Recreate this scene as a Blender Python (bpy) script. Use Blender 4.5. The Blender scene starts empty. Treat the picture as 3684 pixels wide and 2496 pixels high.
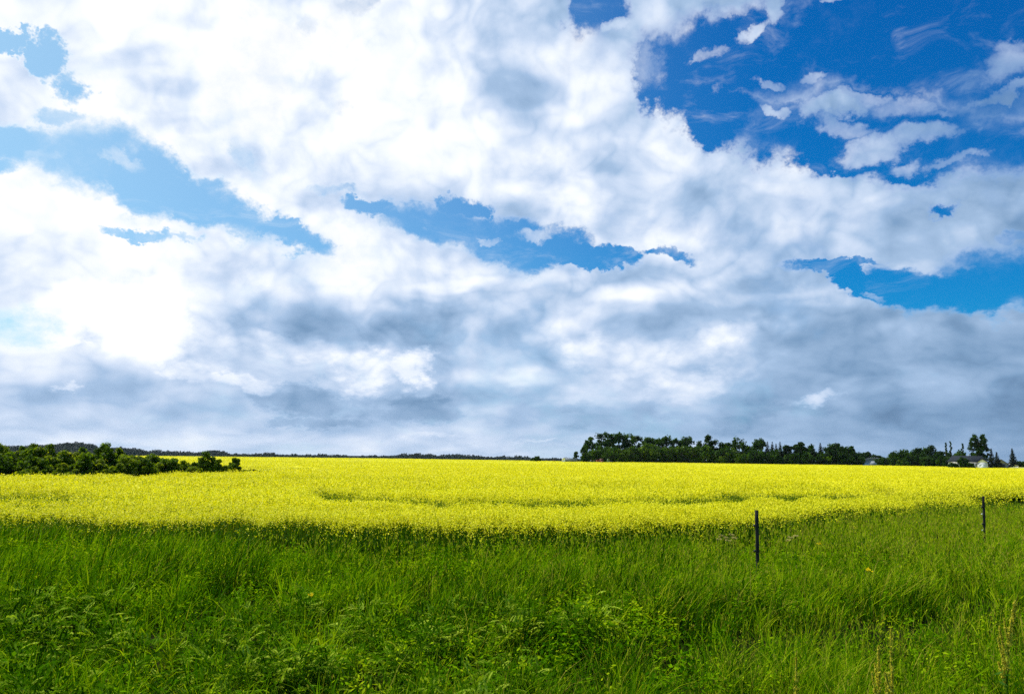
import bpy, math, random
import numpy as np
R = math.radians
scene = bpy.context.scene
rng = np.random.default_rng(7)

# ------------------------------------------------------------------ camera
FPX = 2891.0                       # focal length in pixels of the 3684 px wide photograph
PITCH, ROLL = math.atan2(395.0, FPX), R(0.8)
EYE = np.array([0.0, 0.0, 2.3])
_f = np.array([0, math.cos(PITCH), math.sin(PITCH)])
_u0 = np.array([0, -math.sin(PITCH), math.cos(PITCH)])
_r0 = np.array([1.0, 0, 0])
CR = math.cos(ROLL) * _r0 + math.sin(ROLL) * _u0
CU = -math.sin(ROLL) * _r0 + math.cos(ROLL) * _u0
cam_data = bpy.data.cameras.new("camera")
cam_data.sensor_width = 36.0
cam_data.lens = 36.0 * FPX / 3684.0
cam_data.clip_start = 0.1
cam_data.clip_end = 20000.0
cam = bpy.data.objects.new("camera", cam_data)
scene.collection.objects.link(cam)
from mathutils import Matrix
cam.matrix_world = Matrix([[CR[0], CU[0], -_f[0], EYE[0]], [CR[1], CU[1], -_f[1], EYE[1]],
                           [CR[2], CU[2], -_f[2], EYE[2]], [0, 0, 0, 1]])
scene.camera = cam


def ray(px, py):
    d = _f + CR * ((px - 1842.0) / FPX) + CU * ((1248.0 - py) / FPX)
    return d / np.linalg.norm(d)


def ground(px, py, z=0.0):
    """point of the level z seen at a place of the photograph"""
    d = ray(px, py)
    t = (z - EYE[2]) / d[2]
    return EYE + d * t


def at(px, py, dist):
    """point at the given depth (metres along +Y)"""
    d = ray(px, py)
    return EYE + d * (dist / d[1])


def project(x, y, z):
    dx, dy, dz = x - EYE[0], y - EYE[1], z - EYE[2]
    w = dx * _f[0] + dy * _f[1] + dz * _f[2]
    return (1842 + FPX * (dx * CR[0] + dy * CR[1] + dz * CR[2]) / w,
            1248 - FPX * (dx * CU[0] + dy * CU[1] + dz * CU[2]) / w)


# ------------------------------------------------------------------ render settings
scene.render.engine = 'CYCLES'
scene.view_settings.view_transform = 'Standard'
scene.view_settings.look = 'None'
scene.view_settings.exposure = 0.0
scene.view_settings.gamma = 1.0
cy = scene.cycles
cy.max_bounces, cy.diffuse_bounces, cy.glossy_bounces = 4, 1, 1
cy.transmission_bounces, cy.transparent_max_bounces, cy.volume_bounces = 2, 8, 0
cy.use_adaptive_sampling = False
cy.use_denoising = False

# ------------------------------------------------------------------ sun
SUN_AZ, SUN_EL = R(-56), R(55)     # azimuth from +Y, negative is to the left
sun_data = bpy.data.lights.new("sun", 'SUN')
sun_data.energy = 5.0
sun_data.angle = R(0.5)
sun_data.color = (1.0, 0.96, 0.88)
sun = bpy.data.objects.new("sun", sun_data)
scene.collection.objects.link(sun)
from mathutils import Vector
_sd = Vector((math.sin(SUN_AZ) * math.cos(SUN_EL), math.cos(SUN_AZ) * math.cos(SUN_EL), math.sin(SUN_EL)))
sun.rotation_euler = _sd.to_track_quat('Z', 'Y').to_euler()

# ------------------------------------------------------------------ sky with clouds (laid out by compass bearing and elevation)
world = bpy.data.worlds.new("World")
scene.world = world
world.use_nodes = True
wt = world.node_tree
wt.nodes.clear()


class NT:
    """small helper to write node trees"""
    def __init__(self, tree):
        self.t = tree

    def node(self, kind, ins=(), **props):
        n = self.t.nodes.new(kind)
        for k, v in props.items():
            setattr(n, k, v)
        for k, v in (ins.items() if isinstance(ins, dict) else enumerate(ins)):
            if v is None:
                continue
            s = n.inputs[k]
            if hasattr(v, 'is_output'):
                self.t.links.new(v, s)
            else:
                s.default_value = v
        return n

    def math(self, op, a, b=None, c=None, clamp=False):
        return self.node('ShaderNodeMath', (a, b, c), operation=op, use_clamp=clamp).outputs[0]

    def vmath(self, op, a, b=None, scale=None):
        n = self.node('ShaderNodeVectorMath', {0: a, 1: b}, operation=op)
        if scale is not None:
            n.inputs['Scale'].default_value = scale
        return n.outputs['Value' if op in ('LENGTH', 'DOT_PRODUCT', 'DISTANCE') else 'Vector']

    def noise(self, vec, scale, detail=6, rough=0.55, distortion=0.0, out='Fac', dims='3D'):
        n = self.node('ShaderNodeTexNoise', {'Vector': vec, 'Scale': scale, 'Detail': detail, 'Roughness': rough,
                                             'Distortion': distortion}, noise_dimensions=dims)
        return n.outputs[out]

    def maprange(self, v, a, b, c, d, smooth=True):
        n = self.node('ShaderNodeMapRange', {'Value': v, 'From Min': a, 'From Max': b, 'To Min': c, 'To Max': d})
        n.interpolation_type = 'SMOOTHSTEP' if smooth else 'LINEAR'
        return n.outputs['Result']

    def mixcol(self, f, a, b, blend='MIX'):
        n = self.node('ShaderNodeMix', data_type='RGBA', blend_type=blend)
        for k, v in ((0, f), (6, a), (7, b)):
            if hasattr(v, 'is_output'):
                self.t.links.new(v, n.inputs[k])
            elif k == 0:
                n.inputs[k].default_value = v
            else:
                n.inputs[k].default_value = (*v, 1) if len(v) == 3 else v
        return n.outputs[2]

    def ramp(self, fac, stops):
        n = self.node('ShaderNodeValToRGB', (fac,))
        e = n.color_ramp.elements
        while len(e) < len(stops):
            e.new(0.5)
        for el, (p, c) in zip(e, stops):
            el.position = p
            el.color = (*c, 1)
        return n.outputs[0]


W = NT(wt)
gen = W.node('ShaderNodeTexCoord').outputs['Generated']
dirv = W.vmath('NORMALIZE', gen)
sx = W.node('ShaderNodeSeparateXYZ', (dirv,))
az = W.math('ARCTAN2', sx.outputs[0], sx.outputs[1])
el = W.math('ARCSINE', sx.outputs[2])
P0 = W.node('ShaderNodeCombineXYZ', (az, el, 0.0)).outputs[0]
# cloud texture space: stretched near the horizon, where the cloud deck is seen edge-on
el_s = W.math('ADD', el, W.math('DIVIDE', W.math('MULTIPLY', el, 0.25), W.math('ADD', W.math('ABSOLUTE', el), 0.12)))
PT = W.node('ShaderNodeCombineXYZ', (az, el_s, 3.7)).outputs[0]


def warped(amount, scale, detail, rough=0.6):
    n = W.noise(PT, scale, detail, rough, out='Color')
    off = W.vmath('MULTIPLY', W.vmath('SUBTRACT', n, (0.5, 0.5, 0.5)), (amount, amount * 0.62, 0))
    return off


PW = W.vmath('ADD', W.vmath('ADD', P0, warped(0.12, 4.5, 2)), warped(0.085, 19, 5, 0.68))    # ragged
PS = W.vmath('ADD', P0, warped(0.075, 7.0, 3, 0.6))                                          # softer


def azel(px, py):
    d = ray(px, py)
    return np.array([math.atan2(d[0], d[1]), math.asin(d[2])])


def quads(P):
    """(x, y, 1) and (x*x, y*y, x*y) of a bearing/elevation vector"""
    s_ = W.node('ShaderNodeSeparateXYZ', (P,))
    x, y = s_.outputs[0], s_.outputs[1]
    return (W.node('ShaderNodeCombineXYZ', (x, y, 1.0)).outputs[0],
            W.node('ShaderNodeCombineXYZ', (W.math('MULTIPLY', x, x), W.math('MULTIPLY', y, y), W.math('MULTIPLY', x, y))).outputs[0])


def blob(P, b, inner):
    """soft ellipse on the sky; its squared radius is a quadratic form of bearing and elevation"""
    px, py, rx, ry, rot, amt = b
    c = azel(px, py)
    a = R(rot)
    e1 = azel(px + 20 * math.cos(a), py + 20 * math.sin(a)) - c
    e2 = azel(px - 20 * math.sin(a), py + 20 * math.cos(a)) - c
    M = np.linalg.inv(np.array([e1 * rx / 20, e2 * ry / 20]).T)
    Q = M.T @ M
    lin = -2 * Q @ c
    d1 = W.vmath('DOT_PRODUCT', P[0], (lin[0], lin[1], float(c @ Q @ c)))
    d2 = W.vmath('DOT_PRODUCT', P[1], (Q[0, 0], Q[1, 1], 2 * Q[0, 1]))
    return W.maprange(W.math('ADD', d1, d2), 1.0, inner * inner, 0.0, amt)


def inside(b, box):
    """whether a blob can reach a tile (bearing and elevation limits), with room for the raggedness"""
    px, py, rx, ry, rot, amt = b
    pts = np.array([azel(px + rx * math.cos(t) * math.cos(R(rot)) - ry * math.sin(t) * math.sin(R(rot)),
                         py + rx * math.cos(t) * math.sin(R(rot)) + ry * math.sin(t) * math.cos(R(rot))) for t in np.linspace(0, 6.283, 17)])
    m = 0.06
    return (pts[:, 0].max() + m > box[0] and pts[:, 0].min() - m < box[1] and pts[:, 1].max() + m > box[2] and pts[:, 1].min() - m < box[3])


def fold(P, blobs, op, inner, box):
    acc = None
    for b in blobs:
        if inside(b, box):
            v = blob(P, b, inner)
            acc = v if acc is None else W.math(op, acc, v)
    if acc is None:
        return 0.0
    return acc


PW, PS = quads(PW), quads(PS)
# openings of blue between the clouds: x, y, radius x, radius y, turn, amount
HOLES = [
    (60, 500, 260, 130, 10, 1), (330, 580, 290, 165, 22, 1), (560, 665, 310, 142, 27, 1), (820, 772, 310, 112, 26, 1),
    (1040, 865, 190, 55, 24, 1), (0, 600, 120, 60, 10, .9),
    (140, 175, 100, 75, 40, 1), (210, 270, 75, 75, 60, 1), (30, 120, 90, 45, 0, .9), (170, 390, 130, 40, 20, .6),
    (2150, 10, 190, 130, 20, 1), (2440, 270, 190, 200, 0, 1), (2700, 210, 400, 270, 0, 1), (3150, 120, 650, 330, 0, 1),
    (3560, 150, 450, 420, 0, 1), (2560, 430, 230, 120, 12, 1), (2830, 500, 330, 130, 14, 1), (3560, 520, 300, 170, 0, 1),
    (3200, 480, 500, 220, 4, 1), (2970, 570, 200, 70, 10, .9), (3330, 610, 260, 60, -3, .9),
    (1330, 765, 160, 45, 5, .9), (1560, 815, 310, 112, 12, 1), (1810, 885, 330, 124, 12, 1), (2080, 955, 260, 55, 4, 1),
    (1650, 750, 120, 50, -10, 1), (2380, 945, 160, 25, 0, .6),
    (3400, 1030, 400, 120, 6, 1), (3700, 1000, 420, 180, 0, 1), (3010, 940, 230, 32, -3, 1), (3120, 1010, 170, 70, 28, 1),
    (3450, 742, 95, 26, -16, .85), (3670, 830, 70, 30, -10, .5),
    (1110, 95, 60, 60, 20, .26), (870, 570, 50, 130, -38, .42),
    (1290, 20, 130, 50, 0, .33), (1240, 370, 70, 50, 0, .26), (560, 845, 190, 26, 12, .62), (740, 880, 120, 20, 10, .5),
    (30, 1180, 240, 120, 0, .32), (1190, 705, 150, 30, 8, .4),
]
# clouds standing inside the blue
PUFFS = [
    (2370, 30, 75, 150, 38, 1), (2300, 100, 70, 50, 0, 1), (2215, 100, 90, 45, 0, 1), (2770, 30, 60, 80, 20, .8), (2680, 110, 100, 42, -25, .85),
    (2600, 10, 100, 25, 0, .55), (3030, 5, 80, 22, -5, .5), (2520, 190, 60, 32, -30, .42), (2350, 215, 90, 110, 30, .42),
    (2730, 325, 75, 26, 5, .55), (2930, 305, 100, 32, -14, .62), (2740, 440, 80, 28, 5, .75), (2960, 420, 190, 55, -8, .82),
    (3080, 380, 150, 35, -8, .55), (3200, 400, 200, 60, -12, .55), (3130, 540, 200, 60, -14, .85), (3310, 480, 190, 50, -12, .72), (3270, 590, 130, 40, -8, .7),
    (3430, 590, 120, 30, -12, .55), (3390, 380, 180, 22, -14, .4), (3610, 250, 170, 80, -8, .55), (3600, 350, 200, 34, -6, .62), (3620, 200, 120, 40, -10, .45),
    (3000, 490, 150, 40, 10, .6), (1790, 785, 90, 30, 5, .45), (1910, 865, 120, 32, 0, .55), (1700, 870, 50, 20, 10, .4),
    (150, 280, 40, 40, 0, .5), (420, 590, 130, 30, 25, .28), (150, 560, 120, 40, 0, .25), (3420, 930, 220, 40, 0, .3), (3200, 1060, 60, 20, 0, .35),
]
# relief of the cloud deck: darker bellies and brighter tops
DARK = [
    (3500, 1500, 1300, 420, -4, -.09), (3500, 1200, 700, 260, 0, -.07), (2900, 1560, 1500, 160, 0, -.08),
    (1000, 1170, 420, 120, 5, -0.09), (1200, 1200, 400, 70, 0, -0.05),
    
    (520, 1430, 430, 85, 3, -.10), (60, 1420, 260, 80, 0, -.09), (400, 1230, 180, 40, 5, -0.16),
    (3090, 1330, 170, 40, 0, -0.07), 
    
    (2250, 1150, 520, 100, 2, -0.07), (2760, 1130, 500, 80, 0, -0.04), (3500, 1480, 600, 160, 0, -0.07), (3550, 1250, 300, 120, 0, -0.04),
    (1900, 330, 260, 80, 8, -0.14), (2240, 570, 260, 90, 3, -0.13), (1090, 270, 230, 90, 5, -0.14), (420, 225, 130, 60, -10, -0.14), (600, 300, 150, 55, 0, -0.12),
    (690, 440, 230, 50, -8, -0.12), (880, 590, 60, 130, -38, -0.17), (760, 620, 150, 60, 0, -0.10), (1750, 230, 160, 40, 20, -0.09),
    (1700, 300, 300, 120, 0, -0.04), (2450, 750, 600, 120, 0, -0.03), (3100, 760, 600, 110, 0, -0.05), (3300, 480, 500, 200, 0, -0.10), (3600, 300, 250, 150, 0, -0.16),
    (800, 60, 350, 40, 0, -0.09), (450, 990, 140, 60, 0, -0.13), (1700, 1420, 500, 60, 0, -0.06), (2650, 900, 400, 40, 0, -0.04),
]
LIGHT = [
    (1500, 1610, 2600, 75, 0, .10),
    (700, 350, 1500, 760, 10, .27), (250, 980, 950, 420, 10, .27), 
    
    
    (1750, 1010, 420, 36, -4, .16), (1300, 850, 240, 110, 20, .12), (2250, 1040, 420, 40, 0, .10), (1900, 1340, 160, 50, 0, .14), (2350, 60, 100, 120, 38, .10),
    (1500, 100, 350, 200, 0, .10), (2050, 390, 150, 60, -20, .16), (1000, 760, 260, 50, 24, .12), (1950, 640, 500, 160, 0, .10), (1420, 950, 420, 90, 8, .14),
    (2500, 1060, 500, 40, 0, .08), (2150, 320, 160, 100, 0, .1),
    (1700, 460, 160, 60, 20, .12), (2400, 680, 900, 330, 6, .13), (1900, 1080, 700, 160, 0, .08), (1500, 300, 800, 420, 0, .12), (2200, 1300, 700, 160, -3, .03), (1150, 1010, 500, 120, 8, .12), (2050, 780, 500, 120, 10, .06), (2900, 1080, 500, 30, 3, .08),
]
# lit heads and grey bellies with ragged outlines; the last number is their strength
HEADS = [
    (1310, 1310, 190, 95, 0, 0.62),
    (1450, 1325, 112, 75, 0, 0.79),
    (2330, 1290, 312, 100, -6, 0.35),
    (2510, 1370, 262, 87, -9, 0.48),
    (2080, 1260, 162, 87, 0, 0.35),
    (2890, 1418, 135, 40, -4, 0.55),
    (480, 1120, 350, 187, 10, 0.66),
    (180, 1175, 187, 62, -8, 0.55),
    (860, 1350, 200, 37, 9, 0.53),
    (240, 1390, 75, 30, 0, 0.44),
    (1560, 1555, 150, 25, 0, 0.35),
    (1950, 1580, 75, 17, 0, 0.35),
    (2600, 1200, 150, 75, -30, 0.35),
    (1120, 1250, 200, 62, 10, 0.44),
    (640, 1310, 162, 56, 5, 0.44),
]
BELLIES = [
    (1060, 1400, 360, 66, 9, 0.79),
    (1100, 1480, 228, 43, 3, 0.75),
    (1500, 1450, 276, 74, -3, 0.81),
    (1280, 1420, 312, 36, 2, 0.40),
    (900, 1290, 276, 54, 4, 0.42),
    (3290, 1375, 264, 96, -12, 0.37),
    (3390, 1310, 156, 72, 0, 0.35),
    (2440, 1495, 132, 36, 0, 0.35),
    (2620, 1500, 168, 45, 0, 0.35),
    (2060, 1515, 96, 26, 0, 0.35),
    (2040, 1440, 96, 31, 0, 0.35),
    (2850, 1460, 180, 43, 0, 0.35),
    (1470, 1180, 264, 156, 5, 0.44),
    (830, 1090, 192, 228, 10, 0.44),
    (1120, 100, 84, 72, 30, 0.35),
]
n_big = W.noise(PT, 7.0, 6, 0.60, 0.35)
n_fine = W.noise(PT, 34.0, 4, 0.65, 0.2)
sgn = W.math('ADD', W.math('MULTIPLY', W.math('SUBTRACT', n_big, 0.5), 2.2), W.math('MULTIPLY', W.math('SUBTRACT', n_fine, 0.5), 1.7))
# thin whitish veil, thicker towards the horizon
veil = W.maprange(el, R(0), R(8), 0.50, 0.0)
# torn streaks of thin cloud across the blue
wisp = W.noise(W.vmath('MULTIPLY', W.vmath('ADD', PT, warped(0.10, 9, 2)), (1.0, 2.2, 1)), 9.0, 7, 0.68, 0.3)
veil = W.math('MAXIMUM', veil, W.maprange(wisp, 0.50, 0.82, 0.0, 0.48))
# relief: the same noise looked up a little towards the sun
relief = W.math('SUBTRACT', W.noise(PT, 8.0, 5, 0.5, 0.25), W.noise(W.vmath('ADD', PT, (-0.014, 0.024, 0)), 8.0, 5, 0.5, 0.25))
lump = W.noise(W.vmath('MULTIPLY', PT, (1.0, 1.5, 1)), 4.0, 4, 0.55, 0.4)
calm = W.maprange(el, R(1), R(10), 0.50, 1.0)          # the far deck near the horizon is smoother
# heaped, rounded lumps with narrow creases between them
PB = W.vmath('ADD', PT, W.vmath('MULTIPLY', W.vmath('SUBTRACT', W.noise(PT, 12.0, 2, 0.5, out='Color'), (0.5, 0.5, 0.5)), (.10, .08, 0)))
heap = None
for sc_, am_ in ((7.0, .50), (15.0, .30), (33.0, .20)):
    h_ = W.math('MULTIPLY', W.math('ABSOLUTE', W.math('MULTIPLY_ADD', W.noise(PB, sc_, 0, 0.5), 2.0, -1.0)), am_ * 2.4)
    heap = h_ if heap is None else W.math('ADD', heap, h_)
tone0 = W.math('MULTIPLY', relief, 1.0)
tone0 = W.math('ADD', tone0, W.math('MULTIPLY', W.math('SUBTRACT', lump, 0.5), 0.30))
tone0 = W.math('ADD', tone0, W.math('MULTIPLY', W.math('SUBTRACT', n_fine, 0.5), 0.12))
tone0 = W.math('ADD', tone0, W.math('MULTIPLY', W.math('SUBTRACT', heap, 0.5), 0.30))
tone0 = W.math('MULTIPLY_ADD', tone0, calm, 0.51)
tone0 = W.math('ADD', tone0, W.maprange(az, R(-34), R(36), 0.07, -0.10, False))

sky = W.node('ShaderNodeTexSky', sky_type='NISHITA', sun_disc=False)
sky.sun_elevation = SUN_EL
sky.sun_rotation = SUN_AZ
sky.altitude = 300
sky.air_density = 1.0
sky.dust_density = 0.6
sky.ozone_density = 2.0
SKY_STRENGTH = 0.11
sky_col = W.vmath('SCALE', sky.outputs[0], scale=SKY_STRENGTH)
# the photograph's deep, saturated blue
_sc = W.node('ShaderNodeSeparateColor', {'Color': sky_col}).outputs


def grade(ch, raw, out, power):
    """channel curve of the sky: the value raw becomes out"""
    return W.math('MINIMUM', W.math('MULTIPLY', W.math('POWER', W.math('DIVIDE', ch, raw), power), out / SKY_STRENGTH), (0.45 + out) / SKY_STRENGTH)


sky_col = W.node('ShaderNodeCombineColor', {0: grade(_sc[0], .119, .0012, 2.4), 1: grade(_sc[1], .198, .095, 1.36), 2: grade(_sc[2], .369, .385, 1.0)}).outputs[0]
# some cloud edges are crisp, others fray out slowly
soft = W.maprange(W.noise(PT, 5.5, 3, 0.5, 0.3), 0.38, 0.62, 0.95, 0.40)
glow = W.math('ADD', W.maprange(az, R(-44), R(20), 0.58, 0.0), W.maprange(el, R(1), R(10), 0.16, 0.0), clamp=True)     # paler towards the sun and the horizon
sky_col = W.mixcol(glow, sky_col, tuple(c / SKY_STRENGTH for c in (.62, .90, 1.06)))
GROUP_IN = [('PW0', 'NodeSocketVector', PW[0]), ('PW1', 'NodeSocketVector', PW[1]), ('PS0', 'NodeSocketVector', PS[0]), ('PS1', 'NodeSocketVector', PS[1]),
            ('Sgn', 'NodeSocketFloat', sgn), ('Veil', 'NodeSocketFloat', veil), ('Tone', 'NodeSocketFloat', tone0), ('Sky', 'NodeSocketColor', sky_col), ('Soft', 'NodeSocketFloat', soft)]
MAIN = W


def leaf(box):
    """one piece of the sky as a node group of its own"""
    global W
    g = bpy.data.node_groups.new("sky_piece", 'ShaderNodeTree')
    for nm, ty, _ in GROUP_IN:
        g.interface.new_socket(nm, in_out='INPUT', socket_type=ty)
    g.interface.new_socket('Background', in_out='OUTPUT', socket_type='NodeSocketShader')
    W = NT(g)
    gi = W.node('NodeGroupInput').outputs
    pw, ps = (gi[0], gi[1]), (gi[2], gi[3])
    hole = fold(pw, HOLES, 'MAXIMUM', 0.0, box)
    puff = fold(pw, PUFFS, 'MAXIMUM', 0.0, box)
    dens = W.math('ADD', W.math('MULTIPLY_ADD', hole, -3.5, 1.12), gi[4])
    cover = W.math('MAXIMUM', W.maprange(W.math('MULTIPLY', dens, gi[8]), -1.0, 0.75, 0.0, 1.0), gi[5])
    if not isinstance(puff, float):
        rag = W.math('MULTIPLY', W.math('MULTIPLY', puff, 4.0, clamp=True), gi[4])
        cover = W.math('MAXIMUM', cover, W.maprange(W.math('MULTIPLY_ADD', rag, 0.34, puff), 0.0, 1.1, 0.0, 1.0))
    tone = W.math('ADD', fold(ps, DARK, 'ADD', 0.0, box), fold(ps, LIGHT, 'ADD', 0.0, box))
    tone = W.math('ADD', tone, gi[6])
    for lst, amt in ((HEADS, 0.34), (BELLIES, -0.22)):
        v = fold(pw, lst, 'MAXIMUM', 0.0, box)
        if not isinstance(v, float):
            rag = W.math('MULTIPLY', W.math('MULTIPLY', v, 3.0, clamp=True), gi[4])
            tone = W.math('ADD', tone, W.maprange(W.math('MULTIPLY_ADD', rag, 0.26, v), 0.0, 0.95, 0.0, amt))
    # thick middles of the clouds are a little greyer than their lit edges
    tone = W.math('ADD', tone, W.maprange(dens, 0.1, 1.1, 0.06, 0.0))
    # thin cloud lets the light through and looks brighter
    tone = W.math('ADD', tone, W.maprange(cover, 0.25, 0.95, 0.16, 0.0))
    cloud_col = W.ramp(tone, CLOUD_RAMP)
    cloud_col = W.vmath('SCALE', cloud_col, scale=1.06 / SKY_STRENGTH)
    bgn = W.node('ShaderNodeBackground', {'Color': W.mixcol(cover, gi[7], cloud_col), 'Strength': SKY_STRENGTH}).outputs[0]
    W.node('NodeGroupOutput', (bgn,))
    W = MAIN
    n = wt.nodes.new('ShaderNodeGroup')
    n.node_tree = g
    for i, (_, _, src) in enumerate(GROUP_IN):
        wt.links.new(src, n.inputs[i])
    return n.outputs[0]


CLOUD_RAMP = [(0.0, (.085, .17, .31)), (0.22, (.20, .335, .53)), (0.45, (.37, .52, .74)), (0.62, (.60, .71, .89)),
              (0.80, (.88, .93, 1.0)), (0.92, (1, 1, 1))]


def tiles(box, n):
    """halve the view again and again, so that each piece only works through its own clouds"""
    if n == 0:
        return leaf(box)
    a0, a1, e0, e1 = box
    if a1 - a0 > 1.3 * (e1 - e0):
        m = (a0 + a1) / 2
        f, b1, b2 = W.math('GREATER_THAN', az, m), (a0, m, e0, e1), (m, a1, e0, e1)
    else:
        m = (e0 + e1) / 2
        f, b1, b2 = W.math('GREATER_THAN', el, m), (a0, a1, e0, m), (a0, a1, m, e1)
    return W.node('ShaderNodeMixShader', (f, tiles(b1, n - 1), tiles(b2, n - 1))).outputs[0]


AZ_LIM, EL_LO, EL_HI = R(52), R(-2), R(44)
front = tiles((-AZ_LIM, AZ_LIM, EL_LO, EL_HI), 5)
# the rest of the sky, unseen: few random clouds, kept clear to deepen shadows
n_rest = W.noise(PT, 3.0, 4, 0.55)
rest_col = W.mixcol(W.maprange(n_rest, 0.58, 0.80, 0.0, 1.0), sky_col, tuple(c / SKY_STRENGTH for c in (.62, .70, .82)))
rest = W.node('ShaderNodeBackground', {'Color': rest_col, 'Strength': SKY_STRENGTH}).outputs[0]
in_view = W.math('MULTIPLY', W.math('LESS_THAN', W.math('ABSOLUTE', az), AZ_LIM),
                 W.math('MULTIPLY', W.math('GREATER_THAN', el, EL_LO), W.math('LESS_THAN', el, EL_HI)))
mix = W.node('ShaderNodeMixShader', (in_view, rest, front))
W.node('ShaderNodeOutputWorld', (mix.outputs[0],))

# ------------------------------------------------------------------ helpers: objects, meshes, materials
def tag(o, label=None, cat=None, group=None, kind=None):
    for k, v in (('label', label), ('category', cat), ('group', group), ('kind', kind)):
        if v:
            o[k] = v
    return o


def empty(name, loc, rotz=0.0):
    o = bpy.data.objects.new(name, None)
    scene.collection.objects.link(o)
    o.location = loc
    o.rotation_euler = (0, 0, rotz)
    o.empty_display_size = 0.3
    return o


class Geo:
    """collects triangles and quads as arrays and links them as ONE mesh object"""
    def __init__(self):
        self.v, self.q, self.t, self.a, self.mq, self.mt, self.n = [], [], [], [], [], [], 0

    def add(self, v, quads=None, tris=None, tint=0.5, mat=0):
        v = np.asarray(v, dtype=np.float32).reshape(-1, 3)
        self.v.append(v)
        self.a.append(np.broadcast_to(np.asarray(tint, dtype=np.float32), (len(v),)) if np.ndim(tint) == 0 else np.asarray(tint, np.float32))
        if quads is not None and len(quads):
            q = np.asarray(quads, np.int32).reshape(-1, 4) + self.n
            self.q.append(q)
            self.mq.append(np.full(len(q), mat, np.int32))
        if tris is not None and len(tris):
            t = np.asarray(tris, np.int32).reshape(-1, 3) + self.n
            self.t.append(t)
            self.mt.append(np.full(len(t), mat, np.int32))
        self.n += len(v)
        return self

    def build(self, name, mats, parent=None, smooth=False):
        me = bpy.data.meshes.new(name)
        V = np.concatenate(self.v) if self.v else np.zeros((0, 3), np.float32)
        Q = np.concatenate(self.q) if self.q else np.zeros((0, 4), np.int32)
        T = np.concatenate(self.t) if self.t else np.zeros((0, 3), np.int32)
        me.vertices.add(len(V))
        me.vertices.foreach_set('co', V.ravel())
        me.loops.add(Q.size + T.size)
        me.loops.foreach_set('vertex_index', np.concatenate([Q.ravel(), T.ravel()]).astype(np.int32))
        me.polygons.add(len(Q) + len(T))
        starts = np.concatenate([np.arange(len(Q)) * 4, Q.size + np.arange(len(T)) * 3]).astype(np.int32)
        me.polygons.foreach_set('loop_start', starts)
        mi = np.concatenate([x for x in self.mq + self.mt]) if (self.mq or self.mt) else np.zeros(0, np.int32)
        me.polygons.foreach_set('material_index', mi.astype(np.int32))
        if smooth:
            me.polygons.foreach_set('use_smooth', np.ones(len(starts), bool))
        at_ = me.attributes.new('tint', 'FLOAT', 'POINT')
        at_.data.foreach_set('value', np.concatenate(self.a).astype(np.float32) if self.a else np.zeros(0, np.float32))
        me.update(calc_edges=True)
        for m in (mats if isinstance(mats, (list, tuple)) else [mats]):
            me.materials.append(m)
        o = bpy.data.objects.new(name, me)
        scene.collection.objects.link(o)
        if parent is not None:
            o.parent = parent
        return o

    # --- shapes
    def box(self, lo, hi, tint=0.5, mat=0):
        (x0, y0, z0), (x1, y1, z1) = lo, hi
        v = [(x0, y0, z0), (x1, y0, z0), (x1, y1, z0), (x0, y1, z0), (x0, y0, z1), (x1, y0, z1), (x1, y1, z1), (x0, y1, z1)]
        return self.add(v, [(0, 3, 2, 1), (4, 5, 6, 7), (0, 1, 5, 4), (1, 2, 6, 5), (2, 3, 7, 6), (3, 0, 4, 7)], tint=tint, mat=mat)

    def tube(self, pts, rad, n=7, cap=True, tint=0.5, mat=0):
        pts = np.asarray(pts, float)
        rad = np.broadcast_to(np.asarray(rad, float), (len(pts),))
        vs = []
        for i, p in enumerate(pts):
            d = pts[min(i + 1, len(pts) - 1)] - pts[max(i - 1, 0)]
            d = d / (np.linalg.norm(d) + 1e-9)
            a = np.cross(d, (1.0, 0.0, 0.0) if abs(d[0]) < 0.8 else (0.0, 1.0, 0.0))
            a /= np.linalg.norm(a)
            b = np.cross(d, a)
            for k in range(n):
                t = 2 * math.pi * k / n
                vs.append(p + rad[i] * (math.cos(t) * a + math.sin(t) * b))
        q = [(i * n + k, i * n + (k + 1) % n, (i + 1) * n + (k + 1) % n, (i + 1) * n + k) for i in range(len(pts) - 1) for k in range(n)]
        t = []
        if cap:
            e = (len(pts) - 1) * n
            t = [(e, e + k, e + k + 1) for k in range(1, n - 1)] + [(0, k + 1, k) for k in range(1, n - 1)]
        return self.add(vs, q, t, tint=tint, mat=mat)

    def prism(self, outline, y0, y1, tint=0.5, mat=0):
        """outline in x, z pushed from y0 to y1 (any simple convex-ish outline, fan caps)"""
        n = len(outline)
        v = [(x, y0, z) for x, z in outline] + [(x, y1, z) for x, z in outline]
        q = [(i, (i + 1) % n, n + (i + 1) % n, n + i) for i in range(n)]
        t = [(0, i, i + 1) for i in range(1, n - 1)] + [(n, n + i + 1, n + i) for i in range(1, n - 1)]
        return self.add(v, q, t, tint=tint, mat=mat)


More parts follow.
